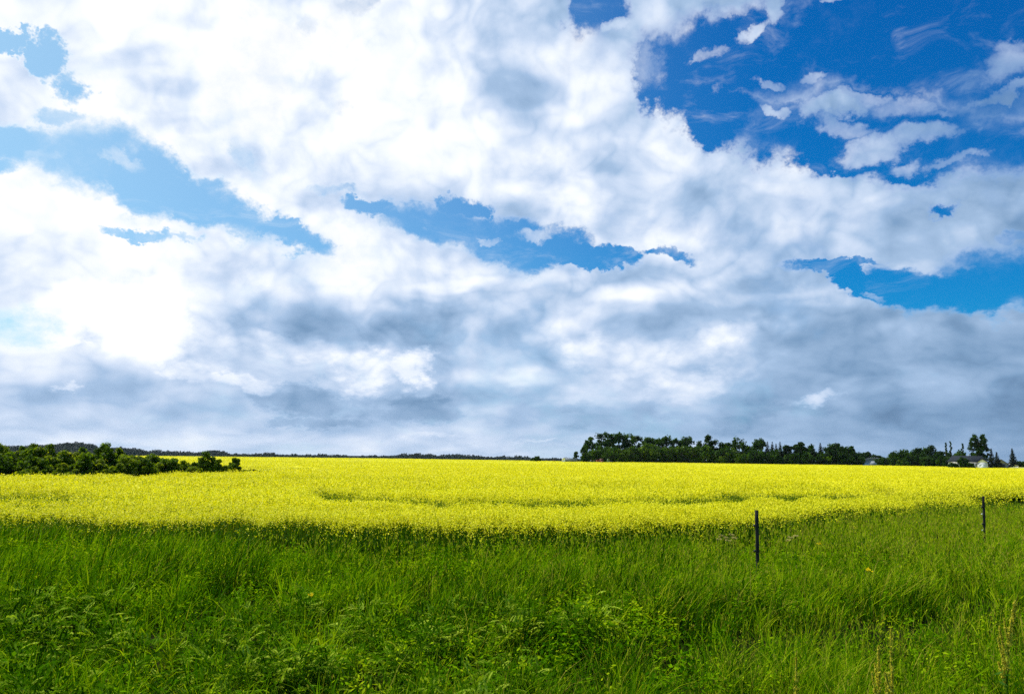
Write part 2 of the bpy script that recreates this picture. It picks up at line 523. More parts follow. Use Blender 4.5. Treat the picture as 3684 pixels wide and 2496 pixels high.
def blades(g, base, h, w, az_lean, lean, tint, mat=0, droop=0.3):
    """curved grass blades, every one of its own: two quads and a tip"""
    n = len(base)
    side_a = rng.uniform(0, 2 * np.pi, n)
    sdir = np.stack([np.cos(side_a), np.sin(side_a), np.zeros(n)], 1)
    ldir = np.stack([np.cos(az_lean), np.sin(az_lean), np.zeros(n)], 1)
    rows = []
    for t, wf in ((0.0, .75), (0.42, 1.0), (0.76, .62), (1.0, 0)):
        c = base + ldir * (h * lean * t * t)[:, None]
        c[:, 2] += h * t * (1 - droop * lean * t * t)
        if wf:
            rows += [c - sdir * (w * wf * .5)[:, None], c + sdir * (w * wf * .5)[:, None]]
        else:
            rows.append(c)
    V = np.stack(rows, 1).reshape(-1, 3)
    o = np.arange(n)[:, None] * 7
    Q = np.concatenate([o + [0, 1, 3, 2], o + [2, 3, 5, 4]])
    T = o + [4, 5, 6]
    g.add(V, Q, T, np.repeat(tint, 7), mat)


def cards(g, c, nrm, size, aspect, tint, mat=0, up=None):
    """small leaf faces: a diamond-ended quad at c, facing nrm"""
    n = len(c)
    nrm = nrm / (np.linalg.norm(nrm, axis=1, keepdims=True) + 1e-9)
    if up is None:
        up = rng.normal(size=(n, 3))
    a = np.cross(nrm, up)
    a /= np.linalg.norm(a, axis=1, keepdims=True) + 1e-9
    b = np.cross(nrm, a)
    s = np.broadcast_to(size, (n,))[:, None]
    asp = np.broadcast_to(aspect, (n,))[:, None]
    V = np.stack([c - b * s, c + a * s * asp - b * s * .1, c + b * s, c - a * s * asp - b * s * .1], 1).reshape(-1, 3)
    g.add(V, np.arange(n)[:, None] * 4 + [0, 1, 2, 3], None, np.repeat(np.broadcast_to(tint, (n,)), 4), mat)


def vnoise(x, y, s, seed=0):
    """smooth value noise, 0..1"""
    x, y = np.asarray(x, float) / s + seed * 17.3, np.asarray(y, float) / s - seed * 9.1
    xi, yi = np.floor(x).astype(np.int64), np.floor(y).astype(np.int64)
    fx, fy = x - xi, y - yi
    fx, fy = fx * fx * (3 - 2 * fx), fy * fy * (3 - 2 * fy)

    def hsh(i, j):
        k = (i * 374761393 + j * 668265263 + seed * 982451653) & 0xFFFFFFFF
        k = ((k ^ (k >> 13)) * 1274126177) & 0xFFFFFFFF
        return ((k ^ (k >> 16)) & 0xFFFF) / 65535.0
    return (hsh(xi, yi) * (1 - fx) + hsh(xi + 1, yi) * fx) * (1 - fy) + (hsh(xi, yi + 1) * (1 - fx) + hsh(xi + 1, yi + 1) * fx) * fy


def leaf_mat(name, stops, trans=0.35, rough=0.5, spec=0.3, tcol=(1.25, 1.25, .5)):
    """thin leaves: a diffuse front with a weak sheen and light passing through; the hue varies from leaf to leaf"""
    m = bpy.data.materials.new(name)
    m.use_nodes = True
    m.node_tree.nodes.clear()
    N = NT(m.node_tree)
    at_ = N.node('ShaderNodeAttribute', attribute_name='tint')
    col = N.ramp(at_.outputs['Fac'], stops)
    p = N.node('ShaderNodeBsdfPrincipled', {'Base Color': col, 'Roughness': rough, 'Specular IOR Level': spec})
    tr = N.node('ShaderNodeBsdfTranslucent', {'Color': N.vmath('MULTIPLY', col, tcol)})
    mx = N.node('ShaderNodeMixShader', (trans, p.outputs[0], tr.outputs[0]))
    N.node('ShaderNodeOutputMaterial', (mx.outputs[0],))
    return m


def rough_mat(name, c1, c2, scale=4.0, rough=0.8, spec=0.3, stretch=(1, 1, 1), metal=0.0, bump=0.0):
    """a solid surface with weathering noise between two colours"""
    m = bpy.data.materials.new(name)
    m.use_nodes = True
    m.node_tree.nodes.clear()
    N = NT(m.node_tree)
    co = N.vmath('MULTIPLY', N.node('ShaderNodeTexCoord').outputs['Object'], stretch)
    n = N.noise(co, scale, 6, 0.6)
    col = N.mixcol(N.maprange(n, 0.35, 0.65, 0, 1), c1, c2)
    p = N.node('ShaderNodeBsdfPrincipled', {'Base Color': col, 'Roughness': rough, 'Specular IOR Level': spec, 'Metallic': metal})
    if bump:
        b = N.node('ShaderNodeBump', {'Height': n, 'Strength': bump, 'Distance': 0.02})
        m.node_tree.links.new(b.outputs[0], p.inputs['Normal'])
    N.node('ShaderNodeOutputMaterial', (p.outputs[0],))
    return m


M = {}
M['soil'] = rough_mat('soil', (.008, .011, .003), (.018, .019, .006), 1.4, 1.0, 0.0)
M['grass'] = leaf_mat('grass', [(0, (.006, .024, .0005)), (.35, (.034, .120, .001)), (.6, (.165, .33, .002)), (.85, (.40, .50, .008)), (1, (.36, .29, .05))], .32, .9, .0, (1.3, 1.35, .4))
M['vetch'] = leaf_mat('vetch', [(0, (.012, .050, .001)), (.55, (.085, .21, .002)), (1, (.45, .56, .05))], .28, .8, .0, (1.3, 1.35, .3))
M['petal'] = leaf_mat('petal', [(0, (.56, .50, .002)), (.5, (.72, .665, .003)), (1, (.95, .89, .008))], .35, .6, .2, (1.05, 1.05, .8))
M['canola_green'] = leaf_mat('canola_green', [(0, (.020, .085, .003)), (.5, (.055, .150, .003)), (1, (.18, .22, .006))], .38, .6, .06)
M['leaf'] = leaf_mat('leaf', [(0, (.010, .026, .006)), (.4, (.034, .082, .008)), (.75, (.110, .175, .010)), (1, (.20, .27, .02))], .42, .6, .04, (1.4, 1.4, .5))
M['willow'] = leaf_mat('willow', [(0, (.016, .040, .004)), (.45, (.085, .150, .006)), (.8, (.20, .25, .010)), (1, (.28, .30, .03))], .5, .6, .05, (1.5, 1.5, .5))
M['needle'] = leaf_mat('needle', [(0, (.006, .014, .008)), (1, (.022, .036, .016))], .05, .7, .1)
M['far_leaf'] = leaf_mat('far_leaf', [(0, (.010, .024, .016)), (1, (.032, .055, .028))], .1, .7, .1)
M['bark'] = rough_mat('bark', (.05, .04, .03), (.12, .10, .08), 3, .9, .1, (3, 3, .6))
M['post'] = rough_mat('post', (.012, .012, .012), (.045, .043, .040), 9, .95, .05, (4, 4, .35), bump=.6)
M['dock'] = leaf_mat('dock', [(0, (.42, .38, .02)), (.5, (.66, .60, .05)), (1, (.78, .72, .10))], .5, .8, .05, (1.1, 1.05, .6))

# ------------------------------------------------------------------ ground: one sheet out to the horizon
def ground_z(x, y):
    z = 0.10 * (vnoise(x, y, 2.7, 3) - .5) + 0.05 * (vnoise(x, y, .9, 4) - .5)
    hollow = np.exp(-(((x - 4.9) / 1.9) ** 2 + ((y - 9.3) / .75) ** 2))
    near = np.clip((60 - y) / 40, 0, 1)
    far = np.clip((np.hypot(x, y) - 440) / 420, 0, 1)
    return z * near - 0.40 * hollow - 9.0 * far * far * (3 - 2 * far)


ys = np.concatenate([np.linspace(-60, 3, 12), np.linspace(3.3, 36, 110), np.geomspace(37, 9000, 60)])
us = np.concatenate([-np.geomspace(6000, 24, 24), np.linspace(-23, 36, 160), np.geomspace(37, 6000, 24)])
X, Y = np.meshgrid(us, ys)
Z = ground_z(X, Y)
nu = len(us)
idx = (np.arange(len(ys) - 1)[:, None] * nu + np.arange(nu - 1)).ravel()
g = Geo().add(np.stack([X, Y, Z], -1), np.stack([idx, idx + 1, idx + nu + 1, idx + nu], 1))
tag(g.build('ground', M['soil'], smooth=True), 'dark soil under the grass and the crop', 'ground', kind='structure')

# ------------------------------------------------------------------ where the crop stands
FRONT = np.array([(-900, 1815), (-300, 1835), (0, 1846), (250, 1850), (420, 1868), (600, 1866), (800, 1866), (1000, 1872), (1300, 1888), (1700, 1890), (2100, 1890),
                  (2400, 1884), (2722, 1866), (3000, 1838), (3300, 1812), (3684, 1790), (4200, 1765), (4800, 1745)], float)
FAR = np.array([(-900, 1628), (0, 1633), (700, 1641), (1400, 1648), (1900, 1655.5), (2100, 1660), (2400, 1663), (2700, 1667), (3000, 1671), (3250, 1674), (3400, 1677), (3684, 1682), (4600, 1696)], float)
SL_BASE = np.array([(-900, 1713), (0, 1712), (300, 1711), (560, 1707), (650, 1700), (800, 1693), (920, 1688), (965, 1684)], float)
SL_TOP = np.array([(-900, 1668), (0, 1670), (600, 1674), (800, 1679), (965, 1684)], float)
# thin or beaten-down strips in the crop: polyline, half thickness, strength
STRIPS = [
    ([(1130, 1768), (1300, 1783), (1500, 1796), (1800, 1800), (2150, 1803), (2420, 1797), (2560, 1786), (2750, 1784), (3000, 1776), (3110, 1766), (3240, 1755)], 13, .80),
    ([(1750, 1786), (2050, 1788), (2350, 1786)], 8, .45), ([(3100, 1762), (3200, 1757), (3250, 1753)], 9, .6), ([(1480, 1728), (1560, 1726), (1700, 1742)], 5, .4),
    ([(2060, 1738), (2250, 1742), (2420, 1746), (2520, 1744)], 9, .5), ([(2560, 1778), (2680, 1762), (2800, 1748), (2900, 1750), (3060, 1744)], 8, .6),
    ([(3240, 1766), (3400, 1760), (3520, 1752)], 8, .45), ([(3480, 1780), (3600, 1778), (3800, 1784)], 10, .6), ([(3320, 1726), (3420, 1732)], 5, .45),
    ([(-200, 1785), (0, 1778), (90, 1772), (200, 1770), (330, 1782)], 14, .65), ([(330, 1742), (430, 1732)], 5, .55), ([(480, 1716), (590, 1722), (640, 1718), (720, 1714)], 5, .6),
    ([(860, 1696), (900, 1690), (1060, 1680), (1110, 1680), (1145, 1689), (1190, 1686)], 3.2, .75), ([(1300, 1656), (1340, 1657)], 1.6, .7), ([(560, 1748), (800, 1756), (1050, 1750)], 6, .3),
    ([(1100, 1752), (1400, 1756), (1650, 1758)], 6, .3), ([(230, 1762), (420, 1770), (700, 1790)], 10, .28), ([(1880, 1718), (2100, 1722)], 4, .35),
    ([(2800, 1700), (2990, 1702)], 3, .3), ([(2700, 1816), (2900, 1806)], 6, .2), ([(3330, 1695), (3460, 1700)], 2.5, .3),
]
BARE = [(615, 1888, 60, 26), (830, 1872, 75, 30), (230, 1878, 90, 24), (60, 1862, 110, 16), (430, 1880, 60, 20)]      # edge without flowers


def strip_mask(px, py):
    m = np.zeros_like(px)
    for pts, hw, s in STRIPS:
        pts = np.array(pts, float)
        inx = (px >= pts[0, 0] - 40) & (px <= pts[-1, 0] + 40)
        yc = np.interp(px, pts[:, 0], pts[:, 1])
        endf = np.clip(np.minimum(px - pts[0, 0] + 40, pts[-1, 0] + 40 - px) / 80, 0, 1)
        wob = 1.45 * hw * (0.55 + 0.9 * vnoise(px, py * 3, 70, 11))
        m = np.maximum(m, np.where(inx, min(1, s * 1.25) * endf * (.65 + .6 * vnoise(px, py * 4, 28, 12)) * np.clip(1.35 - np.abs(py - yc) / wob, 0, 1), 0))
    return m


def crop_at(x, y, z=0.9, stray=0.0):
    """is the crop here, and how thin is it (0 full .. 1 bare)"""
    px, py = project(x, y, z)
    ok = (py > np.interp(px, FAR[:, 0], FAR[:, 1])) & (y > 3)
    edge = np.interp(px, FRONT[:, 0], FRONT[:, 1]) - 12 + stray + 16 * (vnoise(x, y, 1.3, 5) - .5) + 12 * (vnoise(x, y, .45, 6) - .5)
    ok &= py < edge
    slough = (px < 965) & (py < np.interp(px, SL_BASE[:, 0], SL_BASE[:, 1])) & (py > np.interp(px, SL_TOP[:, 0], SL_TOP[:, 1]))
    ok &= ~slough
    thin = strip_mask(px, py)
    patch = vnoise(x * .6, y, 5.5, 8)
    thin = np.maximum(thin, np.clip((patch - .72) * 2.2, 0, .5))
    bare = np.zeros_like(px)
    for bx, by, rx, ry in BARE:
        rx, ry = rx * 1.25, ry * 1.25
        bare = np.maximum(bare, np.clip(1.5 - np.hypot((px - bx) / rx, (py - by) / ry), 0, 1))
    return ok, thin, bare, edge - py


def wedge(n, d0, d1, m0=2.5, k=0.70):
    """random places between two distances from the camera"""
    y = np.sqrt(rng.uniform(0, 1, n) * (d1 ** 2 - d0 ** 2) + d0 ** 2)
    x = rng.uniform(-1, 1, n) * (k * y + m0)
    return x, y


crop = Geo()
heads_total = 0
#        from  to   plants   petals  petal size  spread  height of a head
for d0, d1, n, k, s, r_, hh in ((13, 22, 100000, 12, .0160, .032, .13), (22, 34, 110000, 7, .022, .042, .14), (34, 55, 95000, 5, .033, .058, .15),
                                (55, 95, 70000, 4, .042, .085, .15), (95, 170, 80000, 3, .060, .14, .13), (170, 330, 90000, 2, .085, .25, .12)):
    x, y = wedge(n, d0, d1)
    stray = np.abs(rng.normal(0, 11, n)) * (y < 36)          # stray plants out in the grass
    ok, thin, bare, depth_in = crop_at(x, y, stray=stray)
    depth_in = depth_in - stray
    keep = ok & (rng.uniform(0, 1, n) > np.minimum(thin * 1.2, .90)) & (rng.uniform(0, 1, n) > bare * .95)
    # the outermost plants flower less
    keep &= rng.uniform(0, 1, n) < np.clip(.24 + depth_in / 60, .10, 1)
    x, y, thin, dep = x[keep], y[keep], thin[keep], depth_in[keep]
    n = len(x)
    heads_total += n
    top = .93 + .075 * (vnoise(x, y, 1.1, 21) - .5) * 2 + rng.normal(0, .045, n) - .30 * thin + np.clip(dep, -40, 0) * .007 + .05 * (vnoise(x, y, 6, 22) - .5)
    cx = np.repeat(np.stack([x, y, top - hh * .5], 1), k, 0)
    off = rng.normal(size=(n * k, 3)) * np.array([r_, r_, hh * .38])
    low = rng.uniform(0, 1, n * k) < .11           # side shoots flower lower down
    off[low, 2] -= rng.uniform(.05, .25, low.sum())
    cards(crop, cx + off, rng.normal(size=(n * k, 3)) * .8 + (-.2, -.2, .9), s * rng.uniform(.7, 1.35, n * k), rng.uniform(.6, 1, n * k),
          np.clip(np.repeat(rng.normal(.50 + .36 * (d1 < 40) + .18 * (d1 == 55), .14, n), k) + rng.normal(0, .12, n * k), 0, 1), 0)  # nearer petals tinted lighter, making up in colour for their self-shading
    # green stalks and pods among the flowers
    if d1 < 60:
        m = int(n * .30)
        j = rng.integers(0, n, m)
        b = np.stack([x[j] + rng.normal(0, .05, m), y[j] + rng.normal(0, .05, m), top[j] - rng.uniform(.42, .62, m)], 1)
        blades(crop, b, rng.uniform(.40, .60, m), s * rng.uniform(.55, 1.1, m), rng.uniform(0, 6.28, m), rng.uniform(0, .3, m), np.clip(rng.normal(.5, .22, m), 0, 1), 1)

# stalks and leaves along the field edge and in the thin strips
x, y = wedge(120000, 13, 38)
ok, thin, bare, dep = crop_at(x, y)
keep = ok & ((dep < 34) | (thin > .2)) & (rng.uniform(0, 1, len(x)) < .9)
x, y, dep, thin = x[keep], y[keep], dep[keep], thin[keep]
n = len(x)
hgt = rng.uniform(.55, .92, n) * np.clip(.72 + dep / 60, .5, 1)
blades(crop, np.stack([x, y, np.zeros(n)], 1), hgt, rng.uniform(.008, .018, n), rng.uniform(0, 6.28, n), rng.uniform(0, .25, n), np.clip(rng.normal(.35, .2, n) + .35 * (thin > .2), 0, 1), 1)
k = 4
cc = np.repeat(np.stack([x, y, hgt], 1), k, 0)
cc[:, 2] *= rng.uniform(.25, .95, n * k)
cc[:, :2] += rng.normal(0, .05, (n * k, 2))
cards(crop, cc, rng.normal(size=(n * k, 3)) + (0, -.2, .7), rng.uniform(.018, .05, n * k), rng.uniform(.25, .5, n * k), np.clip(rng.normal(.3, .18, n * k) + .35 * np.repeat(thin > .2, k), 0, .9), 1)

# the closed canopy below the flowers, seen edge-on towards the horizon
M['canopy'] = bpy.data.materials.new('canopy')
M['canopy'].use_nodes = True
M['canopy'].node_tree.nodes.clear()
N = NT(M['canopy'].node_tree)
co = N.node('ShaderNodeTexCoord').outputs['Object']
n1 = N.noise(N.vmath('MULTIPLY', co, (1, 1, 1)), 2.2, 8, .7)
n2 = N.noise(N.vmath('MULTIPLY', co, (.35, 1, 1)), .16, 5, .6)
thin_a = N.node('ShaderNodeAttribute', attribute_name='tint').outputs['Fac']
f = N.math('ADD', N.math('MULTIPLY', thin_a, 1.0), N.math('ADD', N.maprange(n1, .55, .75, 0, .45), N.maprange(n2, .52, .75, 0, .30)), clamp=True)
col = N.mixcol(f, (.70, .65, .004), (.17, .18, .008))
p = N.node('ShaderNodeBsdfPrincipled', {'Base Color': col, 'Roughness': .8, 'Specular IOR Level': .1})
N.node('ShaderNodeOutputMaterial', (p.outputs[0],))
ds = np.concatenate([np.linspace(14, 60, 190), np.geomspace(60.4, 430, 260)])
an = np.linspace(-.95, .95, 520)
D, A = np.meshgrid(ds, an, indexing='ij')
Xc, Yc = D * A, D.copy()
rough_z = .10 * (vnoise(Xc, Yc, .5, 31) - .5) + .12 * (vnoise(Xc, Yc, 1.7, 32) - .5) + .10 * (vnoise(Xc, Yc, 9, 33) - .5)
ok, thin, bare, dep = crop_at(Xc.ravel(), Yc.ravel())
Zc = (.735 + .10 * np.clip((D - 60) / 120, 0, 1) + rough_z).ravel() - .58 * thin
okq = (ok & (dep > np.clip(60 - 0.9 * (Yc.ravel() - 16), 5, 60))).reshape(D.shape)
na = len(an)
ii, jj = np.nonzero(okq[:-1, :-1] & okq[1:, 1:] & okq[1:, :-1] & okq[:-1, 1:])
b0 = ii * na + jj
near_green = np.clip((70 - Yc.ravel()) / 40, 0, 1) * .22
crop.add(np.stack([Xc.ravel(), Yc.ravel(), Zc], 1), np.stack([b0, b0 + 1, b0 + na + 1, b0 + na], 1), None, np.clip(np.maximum(thin * .9, near_green), 0, 1), 2)
tag(crop.build('canola_crop', [M['petal'], M['canola_green'], M['canopy']]), 'bright yellow flowering crop filling the wide field behind the grass', 'crop', kind='stuff')

# ------------------------------------------------------------------ grass of the verge
def not_crop(x, y):
    px, py = project(x, y, .9)
    return py > np.interp(px, FRONT[:, 0], FRONT[:, 1]) - 6 + 14 * (vnoise(x, y, 1.3, 5) - .5)


def verge(n, d0, d1, k=0.70, m0=2.0):
    x, y = wedge(n, d0, d1, m0, k)
    keep = not_crop(x, y)
    x, y = x[keep], y[keep]
    z = ground_z(x, y)
    px, py = project(x, y, z + .6)
    return x, y, z, px, py


# hollows where the growth is low and lies in the shade of what stands around
DIPS = [ground(px_, py_, .3)[:2].tolist() + [rx_ * 1.3, ry_ * 1.3] for px_, py_, rx_, ry_ in (
    (852, 2120, .55, .45), (671, 2196, .5, .32), (103, 2268, .5, .35), (465, 2294, .5, .30), (971, 2150, .35, .35), (289, 2150, .55, .40), (155, 2350, .35, .25),
    (1510, 2225, .45, .28), (1923, 2325, .35, .22), (1510, 2455, .45, .20), (2052, 2455, .35, .22), (3042, 2225, .8, .40), (3215, 2190, .7, .45), (3370, 2195, .9, .50),
    (2900, 2240, .6, .3), (2520, 2390, .4, .2), (3450, 2470, .5, .2), (2500, 2250, .5, .25), (380, 2225, .5, .3), (740, 2270, .45, .3), (230, 2420, .4, .25), (580, 2390, .4, .2), (1250, 2180, .5, .3), (1330, 2400, .4, .2), (1750, 2400, .4, .2), (1650, 2280, .4, .22), (2250, 2330, .4, .25), (1120, 2240, .4, .25), (60, 2150, .5, .3), (3130, 2330, .5, .22), (700, 2420, .5, .22), (1100, 2330, .4, .25), (2960, 2080, .9, .4), (1700, 2100, .8, .4))]


def dips(x, y):
    m = np.zeros_like(x)
    for cx_, cy_, rx_, ry_ in DIPS:
        m = np.maximum(m, np.clip(1.6 - np.hypot((x - cx_) / rx_, (y - cy_) / ry_) + .5 * (vnoise(x, y, .3, 48) - .5), 0, 1))
    return m


def clumpy(x, y):
    c = .55 * vnoise(x, y, 1.1, 41) + .45 * vnoise(x, y, .42, 42)
    c = np.clip((c - .30) / .42, 0, 1)
    return c * c * (3 - 2 * c) * (1 - dips(x, y))


grass = Geo()
for d0, d1, n in ((3.6, 8, 50000), (8, 13, 58000), (13, 20, 66000), (20, 36, 56000)):
    x, y, z, px, py = verge(n, d0, d1)
    c = clumpy(x, y)
    left = np.clip((1500 - px) / 900, 0, 1) * np.clip((14 - y) / 3, 0, 1)
    keep = rng.uniform(0, 1, len(x)) < np.clip(.10 + 1.15 * c, .05, 1) * (1 - .86 * left)
    x, y, z, px, py, c, left = (a[keep] for a in (x, y, z, px, py, c, left))
    n = len(x)
    hollow = np.exp(-(((x - 4.9) / 1.9) ** 2 + ((y - 9.3) / .8) ** 2))
    mown = np.clip((px - 2150) / 500, 0, 1) * np.clip((8.6 - y) / 1.5, 0, 1)
    h = (.20 + .62 * c) * rng.uniform(.65, 1.15, n) * (1 - .5 * hollow) * (1 - .32 * mown)
    h *= 1 + .08 * np.clip((y - 12) / 3, 0, 1) * np.clip((2500 - px) / 400, 0, 1)
    w = rng.uniform(.005, .0115, n) * np.clip(y / 9, .8, 2.4)
    right = np.clip((px - 1500) / 1500, 0, 1)
    tint = rng.normal(.40, .26, n) + .16 * (vnoise(x, y, 2.3, 43) - .5) * 2 + .10 * right * np.clip((y - 10) / 6, 0, 1)
    tan_ = rng.uniform(0, 1, n) < (.03 + .10 * right + .06 * vnoise(x, y, 3, 44))
    tint = np.where(tan_, rng.uniform(.85, 1, n), np.clip(tint, 0, .8))
    blades(grass, np.stack([x, y, z], 1), h, w, rng.uniform(0, 6.28, n) * .6 - 1.2, rng.uniform(.12, .95, n), tint)

# broad-bladed grass standing in tufts, mostly on the left
x, y, z, px, py = verge(9000, 3.8, 15.5)
keep = rng.uniform(0, 1, len(x)) < np.clip((1750 - px) / 1100, .07, .9) * np.clip((y - 3.5) / 4, .35, 1) * (1 - dips(x, y)) * np.clip(vnoise(x, y, .55, 49) * 3.2 - .95, 0, 1)
x, y, z = x[keep], y[keep], z[keep]
k = 20
n = len(x) * k
bx = np.repeat(x, k) + rng.normal(0, .055, n)
by = np.repeat(y, k) + rng.normal(0, .055, n)
hh = np.repeat(rng.uniform(.42, .78, len(x)), k) * rng.uniform(.55, 1.1, n)
tt = np.clip(np.repeat(rng.normal(.58, .16, len(x)), k) + rng.normal(0, .10, n), 0, .84)
blades(grass, np.stack([bx, by, np.repeat(z, k)], 1), hh, rng.uniform(.009, .020, n), rng.uniform(0, 6.28, n), rng.uniform(.12, .9, n), tt, 0, .4)

# seed heads: thin stalks with a tan tip
x, y, z, px, py = verge(26000, 4, 30)
keep = rng.uniform(0, 1, len(x)) < np.clip(.2 + (px - 600) / 2600, .12, 1) * (1 - dips(x, y))
x, y, z = x[keep], y[keep], z[keep]
n = len(x)
sh = rng.uniform(.5, .85, n)
la, le = rng.uniform(0, 6.28, n), rng.uniform(.05, .3, n)
base = np.stack([x, y, z], 1)
blades(grass, base, sh, .0028 * np.clip(y / 7, 1, 3), la, le, rng.uniform(.55, .95, n))
tip = base + np.stack([np.cos(la) * sh * le, np.sin(la) * sh * le, sh * (1 - .3 * le)], 1)
for q in range(3):
    cards(grass, tip + rng.normal(0, 1, (n, 3)) * (.010, .010, .035), rng.normal(size=(n, 3)) * (1, 1, .2), .02 * np.clip(y / 10, .8, 2), .28, rng.uniform(.80, 1, n), 0, np.tile((0., 0., 1.), (n, 1)) + rng.normal(0, .3, (n, 3)))

def domes(x, y, z, per, r0, r1, h0, h1):
    """leaf places and outward directions over the tops and sides of bushy plants"""
    m = len(x)
    rad, hgt = rng.uniform(r0, r1, m), rng.uniform(h0, h1, m)
    n_ = m * per
    th = rng.uniform(0, 6.283, n_)
    ph = np.arccos(rng.uniform(-.15, 1, n_))
    d_ = np.stack([np.sin(ph) * np.cos(th), np.sin(ph) * np.sin(th), np.cos(ph)], 1)
    lump = .75 + .5 * vnoise(np.cos(th) * 3 + np.repeat(x, per) * 7, np.sin(th) * 3 + ph * 4 + np.repeat(y, per) * 7, .9, 71)
    s_ = lump * rng.uniform(.72, 1.05, n_)
    p_ = np.stack([np.repeat(x, per) + d_[:, 0] * np.repeat(rad, per) * s_, np.repeat(y, per) + d_[:, 1] * np.repeat(rad, per) * s_,
                   np.repeat(z, per) + np.maximum(.04, np.repeat(hgt, per) * (.35 + .65 * d_[:, 2] * s_))], 1)
    return p_, d_


# small-leaved weeds: bushy plants all through the verge
x, y, z, px, py = verge(6500, 4.0, 16.8)
keep = rng.uniform(0, 1, len(x)) < np.clip(vnoise(x, y, 1.6, 47) * 2.2 - .55, .05, 1) * (1 - dips(x, y)) * np.clip((3900 - px) / 1000, .35, 1)
x, y, z = x[keep], y[keep], z[keep]
per = 60
cc, dd = domes(x, y, z, per, .10, .26, .32, .66)
n = len(cc)
cards(grass, cc, dd * .7 + rng.normal(0, .5, (n, 3)) + (0, 0, .5), rng.uniform(.012, .026, n) * np.repeat(rng.uniform(.8, 1.7, len(x)), per), np.repeat(rng.uniform(.26, .6, len(x)), per),
      np.clip(np.repeat(rng.normal(.52, .18, len(x)), per) + rng.normal(0, .08, n), 0, .84))

# long grass of the wet hollow around the willow shrubs, and along the far field edge
x, y = wedge(60000, 40, 110, 8)
px, py = project(x, y, .9)
keep = (px < 965) & (py < np.interp(px, SL_BASE[:, 0], SL_BASE[:, 1]) + 2) & (py > np.interp(px, SL_TOP[:, 0], SL_TOP[:, 1]) - 3)
x, y = x[keep], y[keep]
n = len(x)
blades(grass, np.stack([x, y, np.zeros(n)], 1), rng.uniform(.55, 1.0, n), rng.uniform(.03, .06, n), rng.uniform(0, 6.28, n), rng.uniform(.1, .6, n), np.clip(rng.normal(.58, .14, n), 0, .84))
x, y = wedge(60000, 270, 400, 8)
px, py = project(x, y, .9)
keep = (py < np.interp(px, FAR[:, 0], FAR[:, 1]) + .3) & (px > 1700)
x, y = x[keep], y[keep]
n = len(x)
blades(grass, np.stack([x, y, np.zeros(n)], 1), rng.uniform(.3, .75, n), rng.uniform(.12, .25, n), rng.uniform(0, 6.28, n), rng.uniform(.1, .6, n), np.clip(rng.normal(.45, .14, n), 0, .84))
tag(grass.build('grass', M['grass']), 'tall green roadside grass and weeds in front of the yellow field', 'grass', kind='stuff')

# feather-leaved vetch sprawling over the near left and middle
vetch = Geo()
x, y, z, px, py = verge(2300, 3.8, 11)
pz = np.clip((2250 - px) / 400, 0, 1) * np.clip((py - 2010 + .10 * np.abs(px - 1500)) / 160, 0, 1)
keep = rng.uniform(0, 1, len(x)) < pz * np.clip(vnoise(x, y, .9, 51) * 2.8 - .75, .04, 1) * (1 - dips(x, y))
x, y, z = x[keep], y[keep], z[keep]
per = 42
p0, dd = domes(x, y, z, per, .14, .34, .34, .66)
n = len(p0)
L = rng.uniform(.10, .19, n)
d = dd * (1, 1, .45) + rng.normal(0, .35, (n, 3)) + (0, 0, .12)
d /= np.linalg.norm(d, axis=1, keepdims=True)
a = rng.uniform(0, 6.28, n)
z = np.repeat(z, per)
side = np.cross(d, np.tile((0., 0., 1.), (n, 1)))
side /= np.linalg.norm(side, axis=1, keepdims=True)
nup = np.cross(side, d)
nl = 7
tv = np.clip(np.repeat(rng.normal(.5, .22, len(x)), per) + rng.normal(0, .2, n), 0, 1)
for i in range(nl):
    t = (i + .6) / nl
    pc = p0 + d * (L * t)[:, None] + np.array((0, 0, -1.)) * (L * .35 * t * t)[:, None]
    ln = L * .13 * (1 - .5 * abs(t - .4)) * 1.2
    for s_ in (-1, 1):
        v = side * s_ + d * .45
        v /= np.linalg.norm(v, axis=1, keepdims=True)
        c = pc + v * ln[:, None]
        nn = nup + side * s_ * -.25 + rng.normal(0, .22, (n, 3))
        cards(vetch, c, nn, ln, .38, np.clip(tv + rng.normal(0, .08, n), 0, 1), 0, np.cross(v, nn))
i_ = np.arange(0, n, 5)
blades(vetch, p0[i_] - np.stack([np.zeros(len(i_)), np.zeros(len(i_)), p0[i_, 2] - z[i_]], 1), p0[i_, 2] - z[i_] + .04, np.full(len(i_), .005), a[i_], np.full(len(i_), .2), np.full(len(i_), .2))
tag(vetch.build('vetch', M['vetch']), 'feather-leaved vetch sprawling over the near grass', 'ground cover', kind='stuff')

# ------------------------------------------------------------------ trees and shrubs
def noisy_tube(g, p0, p1, r0, r1, n=6, bend=.06, seg=5, tint=.5):
    p0, p1 = np.asarray(p0, float), np.asarray(p1, float)
    L = np.linalg.norm(p1 - p0)
    t = np.linspace(0, 1, seg + 1)
    pts = p0 + (p1 - p0) * t[:, None] + np.cumsum(rng.normal(0, bend * L / seg, (seg + 1, 3)), 0) * (t > 0)[:, None] * (1, 1, .2)
    g.tube(pts, r0 + (r1 - r0) * t, n, tint=tint)


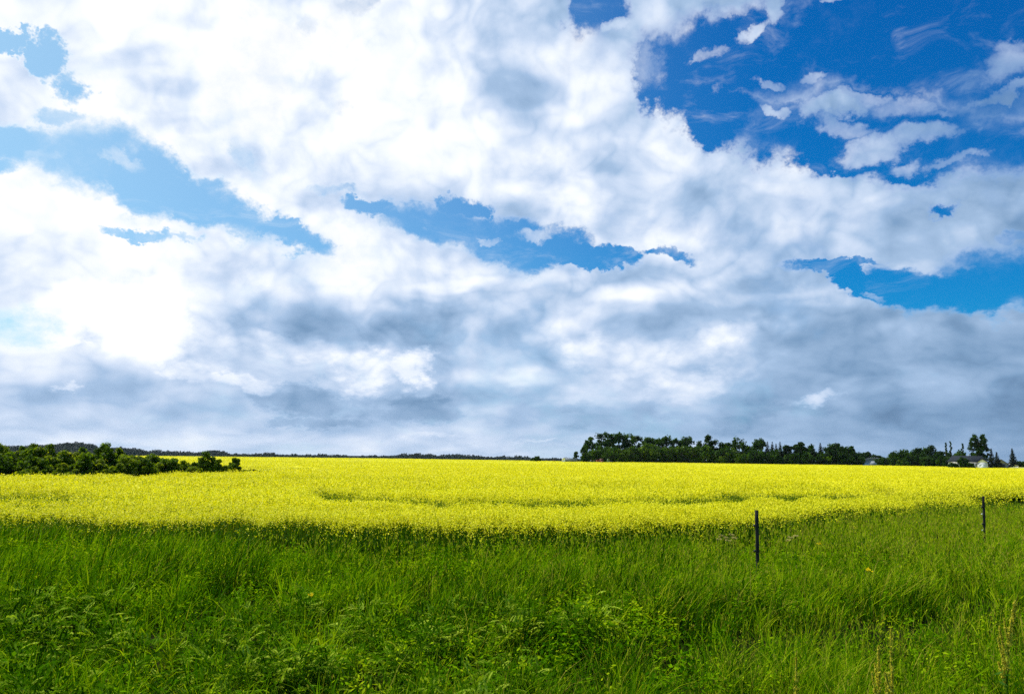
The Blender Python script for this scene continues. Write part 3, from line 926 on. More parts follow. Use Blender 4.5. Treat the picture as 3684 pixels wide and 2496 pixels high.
def crown_clumps(H, Wd, form):
    """centres and radii of the leaf clumps of a crown"""
    c, r = [], []
    if form == 'round':
        for _ in range(int(rng.integers(40, 52))):
            v = rng.normal(size=3)
            v /= np.linalg.norm(v)
            k = rng.uniform(.5, 1.0)
            z = .50 * H + v[2] * .46 * H * k
            wz = 1 if v[2] > -.2 else .85
            c.append((v[0] * Wd * .46 * k * wz, v[1] * Wd * .46 * k * wz, max(z, .08 * H)))
            r.append(min(Wd, H) * rng.uniform(.12, .20))
    elif form == 'tall':
        for _ in range(int(rng.integers(38, 50))):
            z = H * rng.uniform(.12, .95)
            prof = math.sin(math.pi * min(1, max(.08, (z / H + .05) / 1.08))) ** .5
            a = rng.uniform(0, 6.283)
            k = rng.uniform(.25, 1.05) * Wd * .46 * prof
            c.append((math.cos(a) * k, math.sin(a) * k, z))
            r.append(Wd * rng.uniform(.11, .19))
    elif form == 'spire':
        m = int(rng.integers(16, 22))
        for i in range(m):
            z = H * (.35 + .63 * i / (m - 1))
            k = Wd * .28 * math.sin(math.pi * (.12 + .82 * i / (m - 1))) ** .7
            a = rng.uniform(0, 6.283)
            c.append((math.cos(a) * k * rng.uniform(.2, 1), math.sin(a) * k, z))
            r.append(Wd * rng.uniform(.13, .22))
    elif form == 'twin':
        for sx, hh in ((-.20, 1.0), (.20, .985)):
            for _ in range(60):
                u = rng.uniform(.10, 1.0)
                z = H * hh * u
                prof = (1 - u) ** .5 * (.6 + .4 * min(1, u * 3))
                a = rng.uniform(0, 6.283)
                k = rng.uniform(.2, 1.05) * Wd * .50 * prof
                c.append((sx * Wd * min(1, u * 1.3) + math.cos(a) * k * .85, math.sin(a) * k, z * .97))
                r.append(Wd * rng.uniform(.06, .11))
    elif form == 'bush':
        for _ in range(int(rng.integers(60, 76))):
            a = rng.uniform(0, 6.283)
            u = rng.uniform(0, 1) ** .6
            z = H * rng.uniform(.10, .95) * math.sqrt(max(.12, 1 - .78 * u * u))
            c.append((math.cos(a) * u * Wd * .48, math.sin(a) * u * Wd * .48, z))
            r.append(min(Wd, H * 1.3) * rng.uniform(.09, .15))
    return np.array(c), np.array(r)


def leafy(g, c, r, per, size, tone, tone_sd=.12, flat=.85):
    n = len(c) * per
    v = rng.normal(size=(n, 3))
    v /= np.linalg.norm(v, axis=1, keepdims=True)
    rad = np.repeat(r, per) * rng.uniform(.35, 1.25, n)
    p = np.repeat(c, per, 0) + v * rad[:, None] * (1, 1, flat)
    nn = v * .8 + rng.normal(0, .6, (n, 3)) + (0, 0, .35)
    t = np.repeat(rng.normal(tone, tone_sd, len(c)), per) + rng.normal(0, .07, n)
    cards(g, p, nn, size * rng.uniform(.6, 1.4, n), rng.uniform(.5, .9, n), np.clip(t, 0, 1))


def tree(name, form, px, top, wpx, dist, label, cat='tree', group=None, tone=.4, leaf=.42, per=44, mat='leaf', base_z=0.0, depth=None):
    p = at(px, top, dist)
    H, Wd = p[2] - base_z, wpx * dist / FPX
    root = empty(name, (p[0], dist, base_z), rng.uniform(0, 6.28) if form != 'twin' else 0.0)
    tag(root, label, cat, group)
    tr, cr = Geo(), Geo()
    if form == 'spruce':
        noisy_tube(tr, (0, 0, -.3), (0, 0, H * .97), .022 * H + .05, .02, bend=.01)
        tiers = int(H / .42) + 6
        for i in range(tiers):
            u = (i + .5) / tiers
            z = H * (.05 + .95 * u)
            rad = Wd * .54 * (1 - u) ** .88 * rng.uniform(.78, 1.12) + .06
            k = int(10 + 26 * (1 - u))
            a = rng.uniform(0, 6.283, k)
            q = rng.uniform(.25, 1.0, k) * rad * rng.uniform(.82, 1.1, k)
            c = np.stack([np.cos(a) * q, np.sin(a) * q, z - .32 * q + rng.normal(0, .05, k)], 1)
            nn = np.stack([np.cos(a) * .6, np.sin(a) * .6, np.ones(k)], 1) + rng.normal(0, .35, (k, 3))
            cards(cr, c, nn, np.clip(.22 + rad * .16, .15, .6) * rng.uniform(.7, 1.3, k), rng.uniform(.4, .7, k), np.clip(rng.normal(.4, .25, k), 0, 1),
                  0, np.stack([-np.sin(a), np.cos(a), np.zeros(k)], 1))
            tip = H + .05
        cards(cr, np.array([[0, 0, H - .25], [0, 0, H - .1]]), np.array([[0, -1., 0], [1., 0, 0]]), np.array([.35, .3]), .25, .4, 0, np.array([[1., 0, 0], [0, 1., 0]]))
        mat = 'needle'
    else:
        c, r = crown_clumps(H, Wd, form)
        leafy(cr, c, r, per, leaf, tone, flat=.85 if form != 'bush' else .75)
        if form == 'bush':
            for i in range(7):
                t_ = c[rng.integers(0, len(c))]
                noisy_tube(tr, (rng.normal(0, .12), rng.normal(0, .12), -.1), t_, .035, .010, 5)
            for i in range(9):                     # bare shoots poking out of the top
                t_ = c[rng.integers(0, len(c))]
                if t_[2] > .5 * H:
                    noisy_tube(tr, (rng.normal(0, .1), rng.normal(0, .1), -.1), t_ + np.array([rng.normal(0, .12), rng.normal(0, .12), .14 * H]), .022, .006, 4)
        else:
            noisy_tube(tr, (0, 0, -.3), (rng.normal(0, .02) * H, rng.normal(0, .02) * H, H * .86), .018 * H + .06, .03, 7, .03, 7)
            if form == 'twin':
                noisy_tube(tr, (0, 0, .1 * H), (.2 * Wd, 0, H * .85), .015 * H, .03, 6, .03, 6)
            for i in rng.choice(len(c), min(9, len(c)), replace=False):
                z0 = min(c[i][2] * .72, H * .6)
                noisy_tube(tr, (0, 0, z0), c[i], .007 * H + .02, .012, 5)
    tr.build('trunk' if form != 'bush' else 'stem', M['bark'], root, smooth=True)
    cr.build('crown' if form != 'bush' else 'foliage', M[mat], root)
    return root


ORD = ['first', 'second', 'third', 'fourth', 'fifth', 'sixth', 'seventh', 'eighth', 'ninth', 'tenth', 'eleventh', 'twelfth', 'thirteenth', 'fourteenth', 'fifteenth']


def wood_front(px):
    return float(np.interp(px, [2050, 2108, 2250, 2400, 2700, 2900, 3100, 3250, 3400, 3684], [292, 296, 318, 332, 322, 330, 345, 345, 320, 292]))


# back row of tall poplars
back = [(2121, 1571, 46, 12), (2163, 1554, 56, 17), (2195, 1559, 50, 15), (2226, 1557, 52, 17), (2257, 1561, 50, 15), (2286, 1566, 46, 16), (2315, 1570, 46, 17),
        (2338, 1573, 42, 15), (2364, 1574, 46, 17), (2399, 1568, 54, 16), (2431, 1576, 46, 17), (2470, 1572, 54, 15)]
for i, (px, top, w, dd) in enumerate(back):
    lab = ('tall dark poplar, %s from the left in the back row of the wood' % ORD[i])
    if i == 1:
        lab = 'tallest poplar of the wood, second from its left end, sky between its limbs'
    if i == 11:
        lab = 'dark poplar at the right end of the wood\'s back row of poplars'
    tree('poplar', 'tall', px, top, w * 1.15, wood_front(px) + dd, lab, group='tall poplars along the back of the wood', tone=.36, leaf=.40, per=40)
tree('poplar', 'tall', 2101, 1604, 26, 294, 'slim low poplar standing at the very left edge of the wood', group='tall poplars along the back of the wood', tone=.38, leaf=.30, per=30)
# front row of rounder trees
front_row = [(2112, 1632, 36, 0, .42, 'low bushy tree filling the left foot of the wood'),
             (2145, 1612, 58, 0, .42, 'round green tree, second from the left in the front row of the wood'),
             (2192, 1604, 62, 1, .44, 'round tree in front of the tallest poplars, behind the small farm machines'),
             (2237, 1609, 44, -1, .60, 'light yellowish green tree in the front row, left of the broadest crown'),
             (2279, 1602, 58, 2, .52, 'leafy tree touching the left side of the broadest light green crown'),
             (2318, 1594, 76, 0, .60, 'broadest light green crown in the front row of the wood'),
             (2360, 1600, 54, 1, .50, 'green tree touching the right side of the broadest light green crown'),
             (2405, 1600, 58, 0, .46, 'round dark green tree at the middle of the front row'),
             (2449, 1597, 60, 1, .46, 'tall round tree in the front row below the last poplar'),
             (2495, 1600, 54, 1, .50, 'round tree with yellowish top right of the middle of the wood'),
             (2534, 1602, 50, 0, .56, 'yellow-topped tree in front of the pointed tall tree'),
             (2575, 1615, 56, 0, .34, 'dark shaded tree right of the yellow-topped tree'),
             (2600, 1640, 26, -3, .62, 'small pale shrubby tree standing out at the dark front of the wood'),
             (2622, 1609, 56, 1, .44, 'round tree behind the small pale shrubby tree'),
             (2660, 1627, 48, -1, .50, 'low leafy tree with lighter top in front of the rounded tall crown')]
for px, top, w, dd, tone, lab in front_row:
    tree('leafy_tree', 'round', px, top, w * 1.14, wood_front(px) + dd, lab, group='rounder trees along the front of the wood', tone=tone, leaf=.42, per=46)
# taller trees behind the right half
for px, top, w, dd, form, lab in [
        (2519, 1580, 44, 13, 'round', 'dark tree rising behind the yellowish topped tree'),
        (2556, 1564, 48, 12, 'tall', 'pointed tall tree that tops the middle of the wood'),
        (2600, 1577, 50, 13, 'round', 'broad dark tree between the pointed tall tree and the rounded tall crown'),
        (2657, 1572, 66, 12, 'round', 'rounded tall crown left of the spruces'),
        (2694, 1588, 44, 10, 'round', 'dark tree leaning against the right side of the rounded tall crown'),
        (2730, 1577, 50, 8, 'round', 'black-looking round crown on a bare stem just left of the spruces'),
        (2716, 1612, 60, 0, 'round', 'low black tree at the foot of the round crown beside the spruces'),
        (2785, 1618, 60, -1, 'round', 'low black tree below the cluster of spruces')]:
    tree('tall_tree', form, px, top, w * 1.15, wood_front(px) + dd, lab, group='taller trees behind the right half of the wood', tone=.28, leaf=.42, per=46)
for px, top, w, dd, lab in [
        (2761, 1587, 44, 5, 'spruce with narrow tip, leftmost of the spruce cluster in the wood'),
        (2778, 1588, 44, 8, 'spruce behind the middle of the spruce cluster in the wood'),
        (2792, 1595, 42, 6, 'shorter spruce in the spruce cluster, left of the one with a clear pointed top'),
        (2806, 1588, 48, 4, 'spruce with a clear pointed top at the right of the spruce cluster'),
        (2951, 1592, 52, 4, 'spruce topping the dark trees left of the white arched shed')]:
    tree('spruce', 'spruce', px, top, w, wood_front(px) + dd, lab, group='spruces in the wood', tone=.3)
right_wood = [(2826, 1602, 38, 5, 'tall', 'thin-topped birch right of the spruce cluster'), (2857, 1600, 40, 4, 'tall', 'thin-topped dark tree, second right of the spruce cluster'),
              (2880, 1590, 34, 5, 'tall', 'narrow tall tree that sticks up between the spruces'), (2910, 1597, 44, 4, 'round', 'dark tree left of the lone spruce top'),
              (2985, 1600, 44, 4, 'round', 'dark tree right of the lone spruce top'), (3004, 1592, 62, 3, 'round', 'broad high crown near the right end of the wood'),
              (3044, 1602, 46, 3, 'round', 'dark crown beside the broad high crown, towards the arched shed'), (3066, 1604, 26, 4, 'tall', 'narrow tree on the right shoulder of the wood'),
              (2845, 1628, 60, 0, 'round', 'low dark tree below the thin-topped birch'), (2900, 1626, 64, -1, 'round', 'low black tree below the narrow tall tree'),
              (2960, 1625, 66, -1, 'round', 'low black tree below the lone spruce top'), (3030, 1626, 64, 0, 'round', 'low black tree below the broad high crown'),
              (3082, 1634, 44, -1, 'round', 'low dark tree closing the right end of the wood, left of the arched shed'),
              (3098, 1623, 36, 60, 'round', 'tree rising behind the left side of the white arched shed'), (3122, 1623, 36, 62, 'round', 'small round tree behind the top of the white arched shed'),
              (3140, 1631, 34, 60, 'round', 'lower tree behind the right side of the white arched shed'), (3160, 1640, 30, 58, 'round', 'lowest treetop in the gap behind the arched shed')]
for px, top, w, dd, form, lab in right_wood:
    tree('dark_tree', form, px, top, w * 1.12, wood_front(px) + dd, lab, group='dark trees of the right end of the wood', tone=.26, leaf=.42, per=44)
farm = [(3176, 1641, 50, -6, 'round', .24, 'low round tree hiding the right side of the white arched shed'), (3214, 1623, 60, 0, 'round', .34, 'rounded tree right of the arched shed, lighter on its top'),
        (3256, 1614, 56, 2, 'round', .36, 'rounded tree with greenish top between the arched shed and the tallest round crown'), (3300, 1612, 60, 0, 'round', .28, 'dark tree left of the umbrella-topped tree'),
        (3346, 1598, 62, 3, 'round', .22, 'umbrella-topped black tree, highest of those between shed and house'), (3382, 1613, 44, 4, 'round', .22, 'black tree right of the umbrella-topped tree'),
        (3238, 1656, 30, -8, 'round', .5, 'small light green bush in front of the trees right of the arched shed'), (3280, 1640, 66, -4, 'round', .2, 'low black tree left of the foot of the umbrella-topped tree'),
        (3340, 1636, 66, -4, 'round', .2, 'low black tree at the foot of the umbrella-topped tree'), (3392, 1640, 48, -2, 'round', .2, 'low black tree beside the left end of the house'),
        (3450, 1622, 60, 24, 'round', .44, 'soft green tree behind the middle of the house roof'), (3415, 1628, 44, 22, 'round', .3, 'dark tree behind the left end of the house roof')]
for px, top, w, dd, form, tone, lab in farm:
    tree('farmyard_tree', form, px, top, w, wood_front(px) + dd, lab, group='trees between the arched shed and the house', tone=tone, leaf=.40, per=44)
for px, top, w, lab in [(3403, 1592, 12, 'slim columnar poplar behind the house, the left one of the close pair'), (3418, 1587, 13, 'slim columnar poplar behind the house, taller one of the close pair'),
                        (3461, 1595, 13, 'slim columnar poplar standing alone left of the big cottonwood')]:
    tree('columnar_poplar', 'spire', px, top, w, 322, lab, group='slim poplars behind the house', tone=.3, leaf=.26, per=20)
tree('cottonwood', 'twin', 3518, 1560, 74, 306, 'big dark twin-topped cottonwood towering behind the house', tone=.18, leaf=.36, per=30)
for px, top, w, d, lab in [(3565, 1612, 42, 276, 'tall spruce in front of the right end of the house'), (3585, 1625, 40, 280, 'shorter spruce touching the tall spruce beside the house'),
                           (3641, 1612, 44, 284, 'lone spruce near the right edge, behind the pickup truck')]:
    tree('yard_spruce', 'spruce', px, top, w, d, lab, cat='tree', group='spruces beside the house')
for px, top, w, d, lab in [(3465, 1640, 38, 262, 'big round dark bush in front of the middle of the house'), (3430, 1664, 40, 260, 'low dark bush in front of the left wing of the house'),
                           (3489, 1665, 28, 260, 'low dark bush right of the big round bush at the house')]:
    tree('garden_bush', 'round', px, top, w, d, lab, cat='bush', group='dark bushes in front of the house', tone=.16, leaf=.24, per=40)
for px, top, w, d, lab in [(3672, 1658, 40, 330, 'low dark tree at the right edge behind the pickup truck'), (3712, 1662, 44, 330, 'low dark tree just past the right edge of the view')]:
    tree('low_tree', 'round', px, top, w, d, lab, tone=.2, leaf=.4, per=30)
tree('little_tree', 'tall', 2072, 1623, 20, 300, 'small pointed tree standing alone behind the grey trailer', tone=.3, leaf=.22, per=22)
tree('field_bush', 'bush', 1932, 1638, 27, 300, 'small round bush alone on the far edge of the field', cat='bush', tone=.42, leaf=.22, per=36)
tree('field_bush', 'bush', 1921, 1644, 20, 298, 'low bush leaning on the left side of the lone round field bush', cat='bush', tone=.42, leaf=.22, per=30)

# willow shrubs of the wet hollow on the left
shrubs = [(-90, 1600, 190, 58, .38, 'willow shrub just past the left edge of the picture'), (12, 1601, 130, 59, .42, 'tall willow at the left edge of the picture, behind the darkest shrub'),
          (70, 1606, 100, 62, .44, 'willow in the back row, second from the left edge'), (128, 1597, 110, 60, .46, 'willow with bare twigs on top, left of the flat wooded hill'),
          (182, 1606, 90, 62, .48, 'yellowish willow in front of the left foot of the flat wooded hill'),
          (238, 1604, 100, 58, .58, 'light green rounded willow in front of the flat wooded hill'), (300, 1611, 90, 60, .48, 'willow between the light rounded willow and the tallest dark willow'),
          (372, 1595, 104, 59, .30, 'tallest dark willow in the middle of the shrubs'), (428, 1606, 60, 61, .36, 'thin willow with loose twigs right of the tallest dark willow'),
          (478, 1625, 96, 58, .48, 'low rounded willow right of the loose-twigged willow'), (545, 1636, 84, 62, .44, 'low willow near the right end of the long shrub row'),
          (40, 1640, 150, 49, .26, 'darkest broad shrub at the lower left edge'), (128, 1640, 130, 50, .32, 'dark shrub right of the darkest broad shrub'), (190, 1644, 90, 51, .52, 'olive shrub in the middle of the front row'),
          (228, 1671, 76, 49, .62, 'low pale grey-green shrub at the front of the row'), (298, 1640, 110, 49.5, .36, 'dark shrub with olive top, right of the low pale shrub'),
          (362, 1662, 84, 49.5, .52, 'low pale shrub below the tallest dark willow'), (425, 1672, 64, 49.5, .50, 'low shrub with grassy foot, fourth from the right in the front row'),
          (470, 1648, 108, 50.5, .44, 'broad olive shrub in the front row'), (528, 1656, 84, 51, .30, 'dark shrub at the right end of the front row'),
          (602, 1647, 96, 57, .42, 'shrub before the yellow strip of the far field'), (668, 1664, 76, 58, .50, 'low rounded shrub left of the dark upright shrub'),
          (700, 1680, 60, 56, .54, 'lowest shrub at the foot of the dark upright shrub'), (735, 1633, 92, 60, .28, 'dark upright shrub at the right end of the shrubs'),
          (790, 1659, 56, 61, .36, 'small shrub leaning right beside the dark upright shrub'), (826, 1681, 36, 66, .44, 'tiny low shrub left of the lone shrub'), (850, 1652, 52, 70, .34, 'lone shrub apart from the others in the yellow field'),
          (95, 1690, 90, 47.5, .5, 'low leafy shrub at the foot of the darkest broad shrub'), (265, 1692, 60, 47.8, .5, 'small low bush at the foot of the front row'), (160, 1694, 50, 47.6, .56, 'small pale bush at the foot of the front row')]
for px, top, w, d, tone, lab in shrubs:
    tree('willow_shrub', 'bush', px, top - 8, w * 1.06, d, lab, cat='shrub', group='willow shrubs in the hollow on the left', tone=tone + .14, leaf=.085, per=115, mat='willow')

# ------------------------------------------------------------------ far wooded rise beyond the field
ridge = np.array([(-1200, 1612), (-400, 1606), (60, 1602), (170, 1598), (200, 1592), (240, 1588), (300, 1590), (330, 1596), (350, 1604), (440, 1605), (500, 1613), (530, 1620), (560, 1616), (640, 1621),
                  (700, 1622), (760, 1618), (810, 1621), (835, 1630), (900, 1631), (960, 1626), (1000, 1629), (1080, 1632), (1160, 1631), (1250, 1636), (1340, 1636), (1400, 1633), (1475, 1628), (1550, 1630),
                  (1565, 1635), (1640, 1632), (1700, 1635), (1740, 1638), (1800, 1636), (1870, 1638), (1960, 1643), (2050, 1646), (2150, 1649), (2600, 1655), (4800, 1690)], float)
hillv, wood = Geo(), Geo()
pxs = np.linspace(-1200, 4800, 260)
rows = []
for d, drop in ((900, 40.0), (1350, 13.0), (1700, 9.5), (2300, 9.5), (3000, 30.0)):
    tops = np.array([at(p, np.interp(p, ridge[:, 0], ridge[:, 1]), 1700)[2] for p in pxs])
    xs = np.array([at(p, 1640, d)[0] for p in pxs])
    rows.append(np.stack([xs, np.full(len(pxs), float(d)), tops - drop], 1))
V = np.concatenate(rows)
i_ = (np.arange(4)[:, None] * 260 + np.arange(259)).ravel()
hillv.add(V, np.stack([i_, i_ + 1, i_ + 261, i_ + 260], 1))
M['hill'] = rough_mat('hill', (.010, .022, .014), (.020, .034, .018), .02, .95, .05)
tag(hillv.build('hills', M['hill'], smooth=True), 'low far rise carrying the woods on the horizon', 'hills', kind='structure')
n = 9000
pw = rng.uniform(-700, 2700, n)
fw = rng.uniform(0, 1, n)
dw = 1130 + 640 * fw
tw = np.interp(pw, ridge[:, 0], ridge[:, 1])
zr_ = np.array([at(p, t, 1700)[2] for p, t in zip(pw, tw)])
xw = np.array([at(p, 1640, d)[0] for p, d in zip(pw, dw)])
zs_ = np.interp(dw, [900, 1350, 1700], [0, 1, 2])
zs_ = zr_ - np.interp(zs_, [0, 1, 2], [40.0, 13.0, 9.5])
k = 16
th = rng.uniform(6.5, 10.0, n) * (1 - .25 * (vnoise(pw, pw * 0, 26, 61) < .4))
hh = np.repeat(th, k)
u = rng.uniform(0, 1, n * k)
wd = np.repeat(rng.uniform(2.0, 3.8, n), k) * np.sin(np.pi * (.12 + .80 * u)) ** .7
a = rng.uniform(0, 6.283, n * k)
cc = np.stack([np.repeat(xw, k) + np.cos(a) * wd * .8, np.repeat(dw, k) + np.sin(a) * wd * .8, np.repeat(zs_, k) + hh * u], 1)
cards(wood, cc, rng.normal(size=(n * k, 3)) + (0, -.6, .3), rng.uniform(.7, 1.7, n * k), rng.uniform(.5, .9, n * k), np.clip(np.repeat(rng.normal(.45, .2, n), k) + rng.normal(0, .1, n * k), 0, 1))
tag(wood.build('far_woodland', M['far_leaf']), 'dark far woods along the horizon beyond the yellow field', 'woods', kind='stuff')

# ------------------------------------------------------------------ fence posts
M['black_plastic'] = rough_mat('black_plastic', (.010, .010, .010), (.02, .02, .02), 20, .5, .4)
M['white_plastic'] = rough_mat('white_plastic', (.70, .70, .55), (.80, .80, .66), 20, .5, .4)
M['rust'] = rough_mat('rust', (.06, .035, .02), (.11, .06, .03), 30, .9, .2)


def fence_post(top_px, foot_px, top_py, dist, label, knobs, nail):
    p = at(top_px, top_py, dist)
    q = ground(foot_px, top_py, 0) if False else at(foot_px, top_py + 1.35 * FPX / dist, dist)
    H = p[2]
    root = empty('fence_post', (q[0], dist, 0))
    tag(root, label, 'fence post', 'fence posts in the roadside grass')
    lean = (p[0] - q[0]) / 1.35
    t = np.linspace(-.35, H, 12)
    pts = np.stack([lean * t + rng.normal(0, .0015, 12), rng.normal(0, .0015, 12), t], 1)
    g = Geo().tube(pts, .0315 - .002 * (t / H) + rng.normal(0, .0009, 12), 12)
    g.build('post', M['post'], root, smooth=False)
    for z, kind in knobs:
        x0 = lean * z - .030
        g = Geo()
        if kind == 'dark':
            g.box((x0 - .012, -.010, z - .016), (x0 + .004, .010, z + .016))
            g.tube([(x0 - .010, 0, z), (x0 - .030, 0, z + .002)], [.019, .012], 9)
            g.tube([(x0 - .020, 0, z - .020), (x0 - .020, 0, z + .022)], [.008, .008], 7)
            o = g.build('insulator', M['black_plastic'], root)
        else:
            g.tube([(x0 + .004, 0, z), (x0 - .012, 0, z)], [.008, .008], 7)
            g.tube([(x0 - .012, 0, z - .010), (x0 - .030, 0, z - .008)], [.013, .015], 9)
            g.tube([(x0 - .018, 0, z - .018), (x0 - .020, 0, z + .014)], [.010, .008], 8)
            o = g.build('insulator', M['white_plastic'], root)
            o['label'] = 'white insulator'
    if nail:
        z = nail
        Geo().tube([(lean * z + .028, 0, z + .004), (lean * z + .050, 0, z - .004)], [.0035, .003], 6).build('nail', M['rust'], root)
    return root


fence_post(2722, 2727.5, 1835, 13.8, 'thin dark wooden fence post nearer the camera with two black insulators', [(1.21, 'dark'), (.795, 'dark')], 1.29)
fence_post(3537, 3543, 1784, 20.5, 'thin dark fence post farther right with white and black insulators', [(1.215, 'dark'), (.80, 'dark'), (1.05, 'white'), (.655, 'white')], None)

# ------------------------------------------------------------------ plants one can tell apart in the near grass
def dock(px, top, foot_px, dist, spread, label, branches):
    p = at(px, top, dist)
    f = at(foot_px, top, dist)
    H = p[2]
    root = empty('dock_plant', (f[0], dist, 0))
    tag(root, label, 'dock plant', 'seeding dock plants in the near grass')
    st, sd = Geo(), Geo()
    ax = np.array([[(p[0] - f[0]) * (t ** 1.5), .03 * math.sin(3 * t), H * t] for t in np.linspace(0, 1, 10)])
    st.tube(ax, np.linspace(.008, .003, 10), 6)

    def spike(pts, n, rad):
        t = rng.uniform(0, 1, n)
        i = np.clip((t * (len(pts) - 1)).astype(int), 0, len(pts) - 2)
        fr = t * (len(pts) - 1) - i
        c = pts[i] * (1 - fr)[:, None] + pts[i + 1] * fr[:, None]
        whorl = .55 + .45 * np.sin(t * len(pts) * 9)
        rr = rad * (1 - .72 * t) * whorl
        v = rng.normal(size=(n, 3)) * (1, 1, .5)
        cards(sd, c + v * rr[:, None] * .6, v + rng.normal(0, .4, (n, 3)), rng.uniform(.006, .012, n), rng.uniform(.7, 1, n), np.clip(rng.normal(.55, .2, n), 0, 1))
    spike(ax[4:], int(420 * spread), .030 * spread)
    for k in range(branches):
        i = 3 + k % 5
        a = rng.uniform(0, 6.283)
        b0 = ax[i]
        L = H * rng.uniform(.14, .26)
        b = np.array([b0 + np.array([math.cos(a) * .055 * t ** .6, math.sin(a) * .055 * t ** .6, L * t]) for t in np.linspace(0, 1, 6)])
        st.tube(b, np.linspace(.004, .002, 6), 5)
        spike(b, 150, .020)
    n = 16
    a = rng.uniform(0, 6.283, n)
    cards(st, np.stack([np.cos(a) * .05, np.sin(a) * .05, rng.uniform(.1, .5, n) * H], 1), np.stack([np.cos(a), np.sin(a), np.ones(n)], 1), rng.uniform(.03, .07, n), .25, .3, 0)
    st.build('stem', M['canola_green'], root)
    sd.build('seed_head', M['dock'], root)


dock(3652, 2160, 3598, 7.4, 1.25, 'tallest leaning dock plant with tan seed spikes near the right edge', 9)
dock(3163, 2330, 3160, 6.4, 1.0, 'upright dock plant with dense tan seed spike at the bottom, left of its twin', 5)
dock(3212, 2400, 3208, 6.2, .9, 'shorter dock plant at the bottom edge, right of the upright dense one', 6)
dock(3206, 2262, 3204, 7.0, .6, 'faint thin dock plant behind the pair at the bottom edge', 2)
dock(2866, 2340, 2862, 6.6, .5, 'faint small dock plant standing alone left of the bottom pair', 2)

M['yarrow'] = leaf_mat('yarrow', [(0, (.20, .17, .04)), (1, (.44, .38, .10))], .2, .8, .04)
M['dandelion'] = leaf_mat('dandelion', [(0, (.62, .42, .003)), (1, (.74, .56, .006))], .2, .8, .03)


def flower(name, px, py, dist, zrel, mat, rad, n, label, cat, group):
    p = at(px, py, dist)
    root = empty(name, (p[0], dist, 0))
    tag(root, label, cat, group)
    st = Geo()
    st.tube([(0, 0, 0), (.01, .01, p[2] * .6), (0, 0, p[2])], [.004, .003, .002], 5)
    m = 6
    a = rng.uniform(0, 6.28, m)
    cards(st, np.stack([np.cos(a) * .03, np.sin(a) * .03, rng.uniform(.2, .8, m) * p[2]], 1), rng.normal(size=(m, 3)), .035, .25, .4)
    st.build('stem', M['canola_green'], root)
    h = Geo()
    q = rng.normal(size=(n, 3)) * (rad * .5, rad * .5, rad * (.30 if mat == 'dandelion' else .12)) + (0, 0, p[2])
    cards(h, q, rng.normal(0, .4, (n, 3)) + (0, -.6, 1), rng.uniform(.25, .5, n) * rad, .9, rng.uniform(0, 1, n))
    h.build('flower_head', M[mat], root)


for px, py, d in ((2598, 1926, 14.2), (2612, 1932, 14.0), (2628, 1922, 14.4), (2640, 1934, 13.9), (2618, 1942, 13.8), (2846, 1932, 14.6), (2862, 1926, 14.8), (2836, 1942, 14.2), (2586, 1938, 13.9)):
    flower('yarrow', px, py, d, 0, 'yarrow', .05, 16, 'pale flat-headed yarrow flowering in the grass near the nearer fence post', 'flower', 'yarrow beside the nearer fence post')
flower('dandelion', 2948, 1953, 13.6, 0, 'dandelion', .035, 16, 'single yellow flower in the grass right of the nearer post', 'flower', 'single yellow flowers in the grass')
flower('dandelion', 3125, 2049, 10.8, 0, 'dandelion', .035, 18, 'single yellow flower above the dark hollow on the right', 'flower', 'single yellow flowers in the grass')
flower('dandelion', 1118, 2137, 9.4, 0, 'dandelion', .03, 14, 'single yellow flower in the grass left of the middle', 'flower', 'single yellow flowers in the grass')

# ------------------------------------------------------------------ farm buildings, vehicles and machines by the wood
M['white_wall'] = rough_mat('white_wall', (.50, .51, .53), (.62, .63, .65), .8, .7, .2)
M['grey_wall'] = rough_mat('grey_wall', (.28, .30, .32), (.36, .38, .40), .8, .7, .2)
M['shingle'] = rough_mat('shingle', (.020, .024, .030), (.040, .045, .052), 2.5, 1.0, .02, (1, 1, 4))
M['steel'] = rough_mat('steel', (.46, .48, .50), (.60, .62, .63), .5, .45, .4, (3, 3, .3), .25)
M['glass'] = rough_mat('glass', (.012, .015, .018), (.02, .024, .028), 1, .12, .6)
M['dark_paint'] = rough_mat('dark_paint', (.03, .03, .035), (.05, .05, .055), 2, .6, .3)
M['white_paint'] = rough_mat('white_paint', (.70, .71, .72), (.80, .80, .80), 2, .35, .5)
M['grey_paint'] = rough_mat('grey_paint', (.12, .14, .17), (.20, .22, .25), 1.5, .5, .4)
M['red_paint'] = rough_mat('red_paint', (.20, .05, .05), (.30, .09, .09), 2, .5, .4)
M['green_paint'] = rough_mat('green_paint', (.06, .11, .05), (.10, .16, .08), 2, .5, .4)
M['rubber'] = rough_mat('rubber', (.012, .012, .012), (.025, .025, .025), 5, .9, .2)
M['rusty'] = rough_mat('rusty', (.10, .055, .03), (.20, .12, .07), 3, .85, .2)


def X_(px, dist):
    return at(px, 1650, dist)[0]


def Z_(px, py, dist):
    return at(px, py, dist)[2]


def wheel(parent, x, y, r, wd, rim='grey_paint'):
    t = Geo().tube([(x, y - wd / 2, r), (x, y + wd / 2, r)], [r, r], 16).build('wheel', M['rubber'], parent)
    Geo().tube([(x, y - wd / 2 - .015, r), (x, y + wd / 2 + .015, r)], [r * .55, r * .55], 12).build('rim', M[rim], t)


